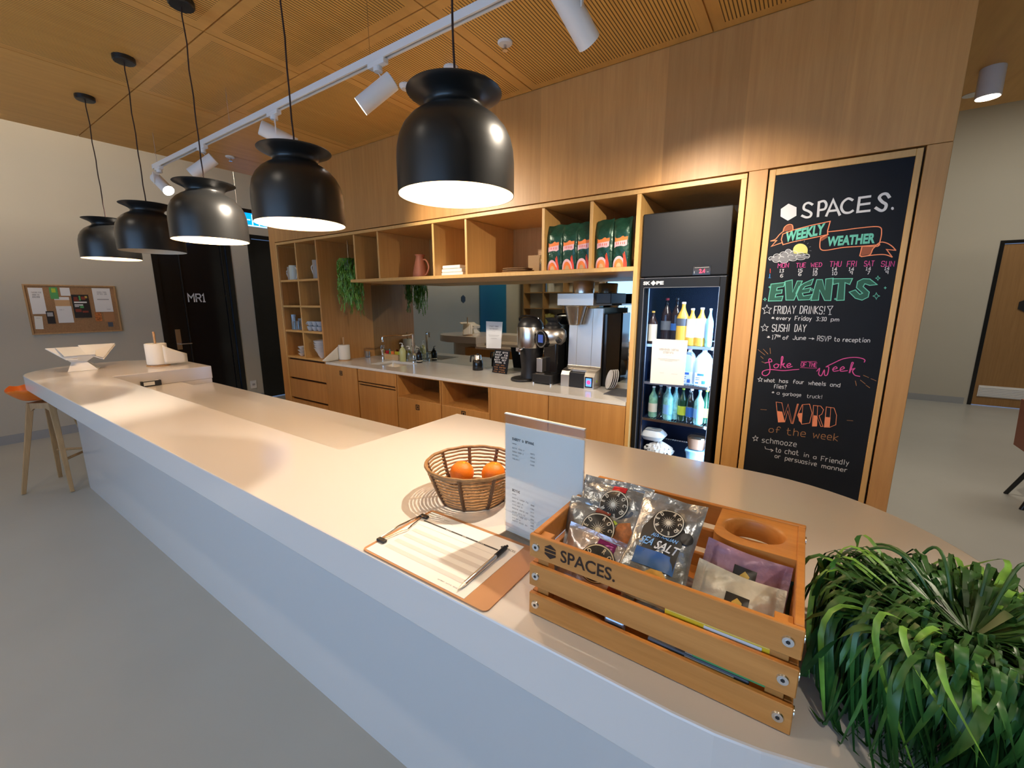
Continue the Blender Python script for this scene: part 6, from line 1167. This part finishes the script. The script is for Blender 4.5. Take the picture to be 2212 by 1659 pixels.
# ---------------------------------------------------------------- far end of the bar
st = thing('document_stand', 'white folded document stand with papers at the far left end of the bar', 'document stand', (-4.97, .87, ZI))
def ply(mb, pts, t_): n = (Vector(pts[1])-Vector(pts[0])).cross(Vector(pts[2])-Vector(pts[0])).normalized(); return mb.slab(pts, n*t_)
xf, xr = -4.86, -5.03
mb = MB(); ply(mb, [(xf, .765, ZI), (xf, .945, ZI), (xf-.055, .895, ZI+.070), (xf-.055, .805, ZI+.070)], .003); ply(mb, [(xf-.055, .805, ZI+.070), (xf-.055, .895, ZI+.070), (xf-.01, .95, ZI+.125), (xf-.01, .755, ZI+.125)], .003)
ply(mb, [(xf, .945, ZI), (xr, 1.0, ZI), (xr, .90, ZI+.075), (xf-.055, .895, ZI+.070)], .003); ply(mb, [(xf-.055, .895, ZI+.070), (xr, .90, ZI+.075), (xr, 1.02, ZI+.13), (xf-.01, .95, ZI+.125)], .003); mb.build('folded_base', 'white_plastic', st)
mb = MB(); ply(mb, [(xf, .765, ZI+.1265), (xf, .945, ZI+.1265), (xr, 1.0, ZI+.185), (xr, .75, ZI+.185)], .003); mb.build('upper_tray', 'white_plastic', st)
for q4, lb in ((((143,777,-4.86), (168,776,-4.86), (160,752,-5.04), (97,753,-5.06)), 'flat white booklet jutting out left over the document stand'), (((186,764,-4.88), (224,775,-4.86), (249,744,-5.05), (168,746,-5.05)), 'white booklet curling up on the right of the document stand')):
    c = [PX(*q_) for q_ in q4]; mb = MB(); mb.slab(c, (0, 0, -.006)); mb.slab([c[3]+Vector((.002, 0, .0015)), c[2]+Vector((.002, 0, .012)), c[1]+Vector((-.004, .0, .010)), c[0]+Vector((-.004, 0, .0015))], (0, 0, -.001)); o = mb.build('booklet', 'paper', bevel=.001, seg=1); tag(o, lb, 'booklet', 'papers on the document stand')
tail = [[(-4.70+.075*cos(-.1+.10*j)+.0, 1.31+.075*sin(.35)+.022*j+.004*j*j*.3, ZI+.17*(1-q_)*(1-.09*j)+.016) for q_ in [i/6 for i in range(7)]] for j in range(7)]
towel_roll('hand_towel_roll', -4.70, 1.31, ZI, .078, .185, 'white paper towel roll on a wooden peg at the far end of the bar', .115, .085, tail)
t = thing('power_module', 'small black-rimmed power module on the inner face of the raised far end of the bar', 'power module', (NX0+.02, 1.13, .895))
MB().box(NX0+.0005, NX0+.030, 1.065, 1.195, .893, .935).build('module_frame', 'black_plastic', t, bevel=.003); mb = MB(); mb.box(NX0+.030, NX0+.0312, 1.080, 1.150, .900, .928); mb.box(NX0+.006, NX0+.026, 1.080, 1.18, .935, .9356); mb.build('module_face', 'white_plastic', t)
# ---------------------------------------------------------------- bar stool
t = thing('bar_stool', 'orange bar stool with splayed oak legs at the far end of the bar', 'bar stool', (-5.17, .55, 0))
fa, fb, fc, fd = Vector((-5.165, .42, 0)), Vector((-4.90, .66, 0)), Vector((-5.42, .675, 0)), Vector((-5.17, .92, 0))
cen = Vector((-5.165, .67, 0)); top = .745; mb_legs = []
def leg(f, tp, w0, w1):
    d = (tp-f).normalized(); s1 = Vector((-(tp-f).y, (tp-f).x, 0)); s1 = (s1 if s1.length > .01 else Vector((1, 0, 0))).normalized(); s2 = d.cross(s1); mb = MB(); vs = [f+s1*a*w0+s2*b*w0 for a, b in ((-1,-1),(1,-1),(1,1),(-1,1))]+[tp+s1*a*w1+s2*b*w1 for a, b in ((-1,-1),(1,-1),(1,1),(-1,1))]
    mb.add(vs, [(0,3,2,1),(4,5,6,7),(0,1,5,4),(1,2,6,5),(2,3,7,6),(3,0,4,7)]); return mb
tops = {}
for k_, f in enumerate((fa, fb, fc, fd)):
    tp = cen+(f-cen)*.42; tp.z = top; tops[k_] = tp; leg(f, tp, .013, .021).build('leg', 'stool_wood', t, bevel=.003)
mb = MB()
for i, j in ((0, 1), (1, 3), (3, 2), (2, 0)):
    a, b = tops[i], tops[j]; mb.slab([a+Vector((0,0,.0)), b+Vector((0,0,.0)), b+Vector((0,0,-.075)), b+(a-b)*.22+Vector((0,0,-.045)), a+(b-a)*.22+Vector((0,0,-.045)), a+Vector((0,0,-.075))], (b-a).cross(Vector((0,0,1))).normalized()*.02)
mb.build('apron', 'stool_wood', t)
mb = MB(); z = .27
for p, q in ((fb, fd), (fc, fd)):
    i, j = [(fa, fb, fc, fd).index(v) for v in (p, q)]; a = p+(tops[i]-p)*(z/top); b = q+(tops[j]-q)*(z/top); mb.tube([a, b], .011, 8)
mb.build('foot_rail', 'stool_wood', t, smooth=True)
mb = MB(); n, k = 20, 20; vs = []
for s in (0, 1):
    for j in range(k+1):
        for i in range(n+1):
            u, v = 2*i/n-1, 2*j/k-1; qx = u*sqrt(1-v*v*.38); qy = v*sqrt(1-u*u*.38)
            zz = .768+.095*(qx*qx)*1.2+.13*max(0, -qy-.55)**1.5*1.6+.03*qy*qy-(.010 if s else 0)
            vs.append((-5.165+qx*.205, .66+qy*.215, zz))
N = (n+1)*(k+1)
for s in (0, 1): mb.add(vs[s*N:(s+1)*N], [(j*(n+1)+i, j*(n+1)+i+1, (j+1)*(n+1)+i+1, (j+1)*(n+1)+i) if s == 0 else (j*(n+1)+i, (j+1)*(n+1)+i, (j+1)*(n+1)+i+1, j*(n+1)+i+1) for j in range(k) for i in range(n)])
ed = [i for i in range(n+1)]+[(j)*(n+1)+n for j in range(1, k+1)]+[k*(n+1)+i for i in range(n-1, -1, -1)]+[j*(n+1) for j in range(k-1, 0, -1)]
o_ = len(mb.v)-2*N; mb.f += [[ed[i]+o_, ed[i]+o_+N, ed[(i+1) % len(ed)]+o_+N, ed[(i+1) % len(ed)]+o_] for i in range(len(ed))]; mb.m += [0]*len(ed)
mb.build('shell_seat', 'orange_plastic', t, smooth=True, angle=60)
# ---------------------------------------------------------------- rust chair at the right edge
cx, cy = 1.83, 4.80
t = thing('lounge_chair', 'rust brown shell chair with black legs cut off by the right edge', 'chair', (cx, cy, 0))
for f, tp in (((1.522, 5.01, 0), (1.66, 4.90, .43)), ((1.516, 4.67, 0), (1.66, 4.74, .43)), ((2.15, 5.01, 0), (2.0, 4.90, .43)), ((2.15, 4.66, 0), (2.0, 4.74, .43))): MB().cyl(f, tp, .014, .018, n=12).build('leg', 'black_satin', t, smooth=True)
mb = MB(); vs = []; n = 16
for s in (0, .016):
    for j in range(9):
        for i in range(n+1):
            u = i/n*2-1; v = j/8
            if v < .5: q_ = v/.5; p = (1.55+s+.24*abs(u)**3*0+.50*q_*.9, 4.80+u*.25, .455+.04*u*u+s)
            else: q_ = (v-.5)/.5; p = (1.95+.10*q_-s-.10*u*u, 4.80+u*(.25-.03*q_), .455+.03*u*u+.40*q_+s*.3)
            vs.append(p)
N = 9*(n+1); mb.add(vs, [(j*(n+1)+i, j*(n+1)+i+1, (j+1)*(n+1)+i+1, (j+1)*(n+1)+i) for j in range(8) for i in range(n)]+[(N+j*(n+1)+i, N+(j+1)*(n+1)+i, N+(j+1)*(n+1)+i+1, N+j*(n+1)+i+1) for j in range(8) for i in range(n)])
mb.add([(1.505, 4.58, .42), (1.525, 4.58, .42), (1.525, 5.02, .42), (1.505, 5.02, .42), (1.485, 4.60, .80), (1.505, 4.60, .80), (1.505, 5.0, .80), (1.485, 5.0, .80)], [(0,3,2,1),(4,5,6,7),(0,1,5,4),(1,2,6,5),(2,3,7,6),(3,0,4,7)])
mb.build('shell', 'rust_plastic', t, smooth=True, angle=40)
# ---------------------------------------------------------------- notice board on the left wall
def W7(x, y, d=.02): return PX(40+x*.10398, 600+y*.10398, XL+d)
t = thing('notice_board', 'timber framed cork notice board on the left wall, crowded with papers', 'notice board', (XL, 1.30, 1.22))
y0, y1, z0, z1 = .925, 1.668, 1.205, 1.735
MB().box(XL, XL+.012, y0, y1, z0, z1).build('cork_panel', 'cork', t)
mb = MB(); f = .014; mb.box(XL, XL+.020, y0-f, y0, z0-f, z1+f); mb.box(XL, XL+.020, y1, y1+f, z0-f, z1+f); mb.box(XL, XL+.020, y0, y1, z0-f, z0); mb.box(XL, XL+.020, y0, y1, z1, z1+f); mb.build('oak_frame', 'stool_wood', t)
def note(name, label, cat, zx0, zy0, zx1, zy1, mt, d, marks=(), tilt=0):
    a = W7(zx0, zy0, d); b = W7(zx1, zy1, d); ya, yb_ = a.y, b.y; za, zb = a.z, b.z; c = [Vector((XL+d, yy_, zz_)) for yy_, zz_ in ((ya, za), (yb_, za), (yb_, zb), (ya, zb))]
    if tilt: m_ = (c[0]+c[2])/2; c = [m_+Matrix.Rotation(tilt, 3, 'X') @ (q_-m_) for q_ in c]
    o = MB().slab(c, (-.0008, 0, 0)).build(name, mt); tag(o, label, cat, 'papers pinned on the notice board')
    F = (c[0], c[1], c[2], c[3], Vector((1, 0, 0)))
    for mm, nm, sp in marks: sub(o, mm, nm, sp, F, .0008)
note('pinned_notice', 'large white notice with grey heading at the top left of the notice board', 'paper sheet', 180, 205, 600, 750, 'paper', .0135, [('ink_grey', 'printed_heading', letters(.2, .88, .15, .20, 12, (7,))+letters(.22, .72, .24, .29, 9, (5,))+letters(.22, .72, .32, .38, 9, (4,)))])
note('pinned_leaflet', 'small green leaflet at the top of the notice board', 'leaflet', 622, 195, 845, 440, 'print_green', .0150, [('print_lime', 'pale_print', [(.25, .1, .75, .45)])])
note('pinned_card', 'small blank white card right of the green leaflet on the notice board', 'card', 850, 205, 1085, 375, 'paper', .0140)
note('pinned_leaflet', 'photo leaflet with brown band in the middle of the notice board', 'leaflet', 730, 400, 1090, 640, 'print_peach', .0132, [('print_white', 'white_band', [(.0, .0, 1, .25)])])
note('pinned_notice', 'white sheet in the centre of the notice board', 'paper sheet', 770, 590, 1160, 930, 'paper', .0150, [('ink_grey', 'small_print', letters(.2, .5, .2, .24, 6))])
note('pinned_poster', 'black food poster with red and green pictures on the notice board', 'poster', 1085, 350, 1530, 825, 'print_black', .0160, [('print_rust', 'red_picture', [(.12, .1, .35, .25), (.55, .08, .8, .22), (.1, .62, .45, .75), (.5, .7, .85, .78), (.1, .2, .4, .28)]), ('print_green', 'green_picture', [(.42, .05, .52, .25), (.4, .48, .62, .58)]), ('print_white', 'white_lettering', [(.1, .30, .85, .36), (.1, .42, .6, .47), (.1, .50, .35, .53)]), ('print_gold', 'gold_badge', [(.78, .06, .92, .15)])])
note('pinned_notice', 'large white notice with two grey heading lines at the right of the notice board', 'paper sheet', 1515, 215, 1975, 705, 'paper', .0140, [('ink_grey', 'printed_heading', letters(.25, .78, .14, .19, 10, (5,))+letters(.25, .8, .22, .27, 10, (6,))+[(.2, .45, .85, .49), (.65, .88, .85, .9)])])
note('pinned_photo', 'small dark food photo below the right notice on the notice board', 'photo', 1575, 720, 1745, 900, 'print_food', .0145)
note('pinned_card', 'small brown card beside the food photo on the notice board', 'card', 1760, 720, 2010, 905, 'masonite', .0138)
note('pinned_flyer', 'black flyer with grey emblem at the lower left of the notice board', 'flyer', 560, 695, 780, 950, 'print_black', .0165, [('ink_grey', 'grey_emblem', [(.12, .1, .85, .42)])])
note('pinned_card', 'tilted cream card in the lower left corner of the notice board', 'card', 310, 800, 535, 1065, 'paper_warm', .0145, [('ink_grey', 'printed_heading', letters(.25, .75, .12, .18, 7))], -.06)
note('pinned_badge', 'little dark sticker in the lower right corner of the notice board', 'sticker', 1855, 925, 1975, 1015, 'print_slate', .0135)
# ---------------------------------------------------------------- beyond the camera, seen in the mirror: shelving, posters
t = thing('bookcase', 'dark oak bookcase standing at the far side of the room, seen in the mirror', 'bookcase', (-5.6, -4.0, 0))
mb = MB(); xs = [-6.9, -6.25, -5.6, -4.95, -4.55]
for x in xs: mb.box(x-.012, x+.012, -4.19, -3.85, 0, 2.6)
for z in (0.02, .45, .9, 1.35, 1.8, 2.25, 2.58): mb.box(-6.9, -4.55, -4.19, -3.85, z, z+.024)
mb.build('carcass', 'door_wood', t)
random.seed(5)
for x in xs[:-1]:
    for z in (.475, .925, 1.375, 1.825):
        if random.random() < .6: continue
        xx = x+.06
        for _ in range(random.randint(3, 6)):
            wb = random.uniform(.025, .05); hb = random.uniform(.20, .30); o = MB().box(xx, xx+wb, -4.12, -3.90, z, z+hb).build('book', random.choice(('book_a', 'book_b', 'book_c'))); tag(o, 'book standing on the dark bookcase seen only in the mirror', 'book', 'books on the dark bookcase'); xx += wb+.002
d4 = struct(MB().box(XL, XL+.03, -3.3, -2.1, 0, 2.5).build('door_4', 'teal_door'))
hx = [(XL+.012, -1.45+.09*cos(pi/6+pi/3*i), 1.62+.10*sin(pi/6+pi/3*i)) for i in range(6)]; o = MB().slab(hx, (-.012, 0, 0)).build('hexagonal_plaque', 'black_plastic'); tag(o, 'small black hexagonal plaque on the left wall seen in the mirror', 'plaque')
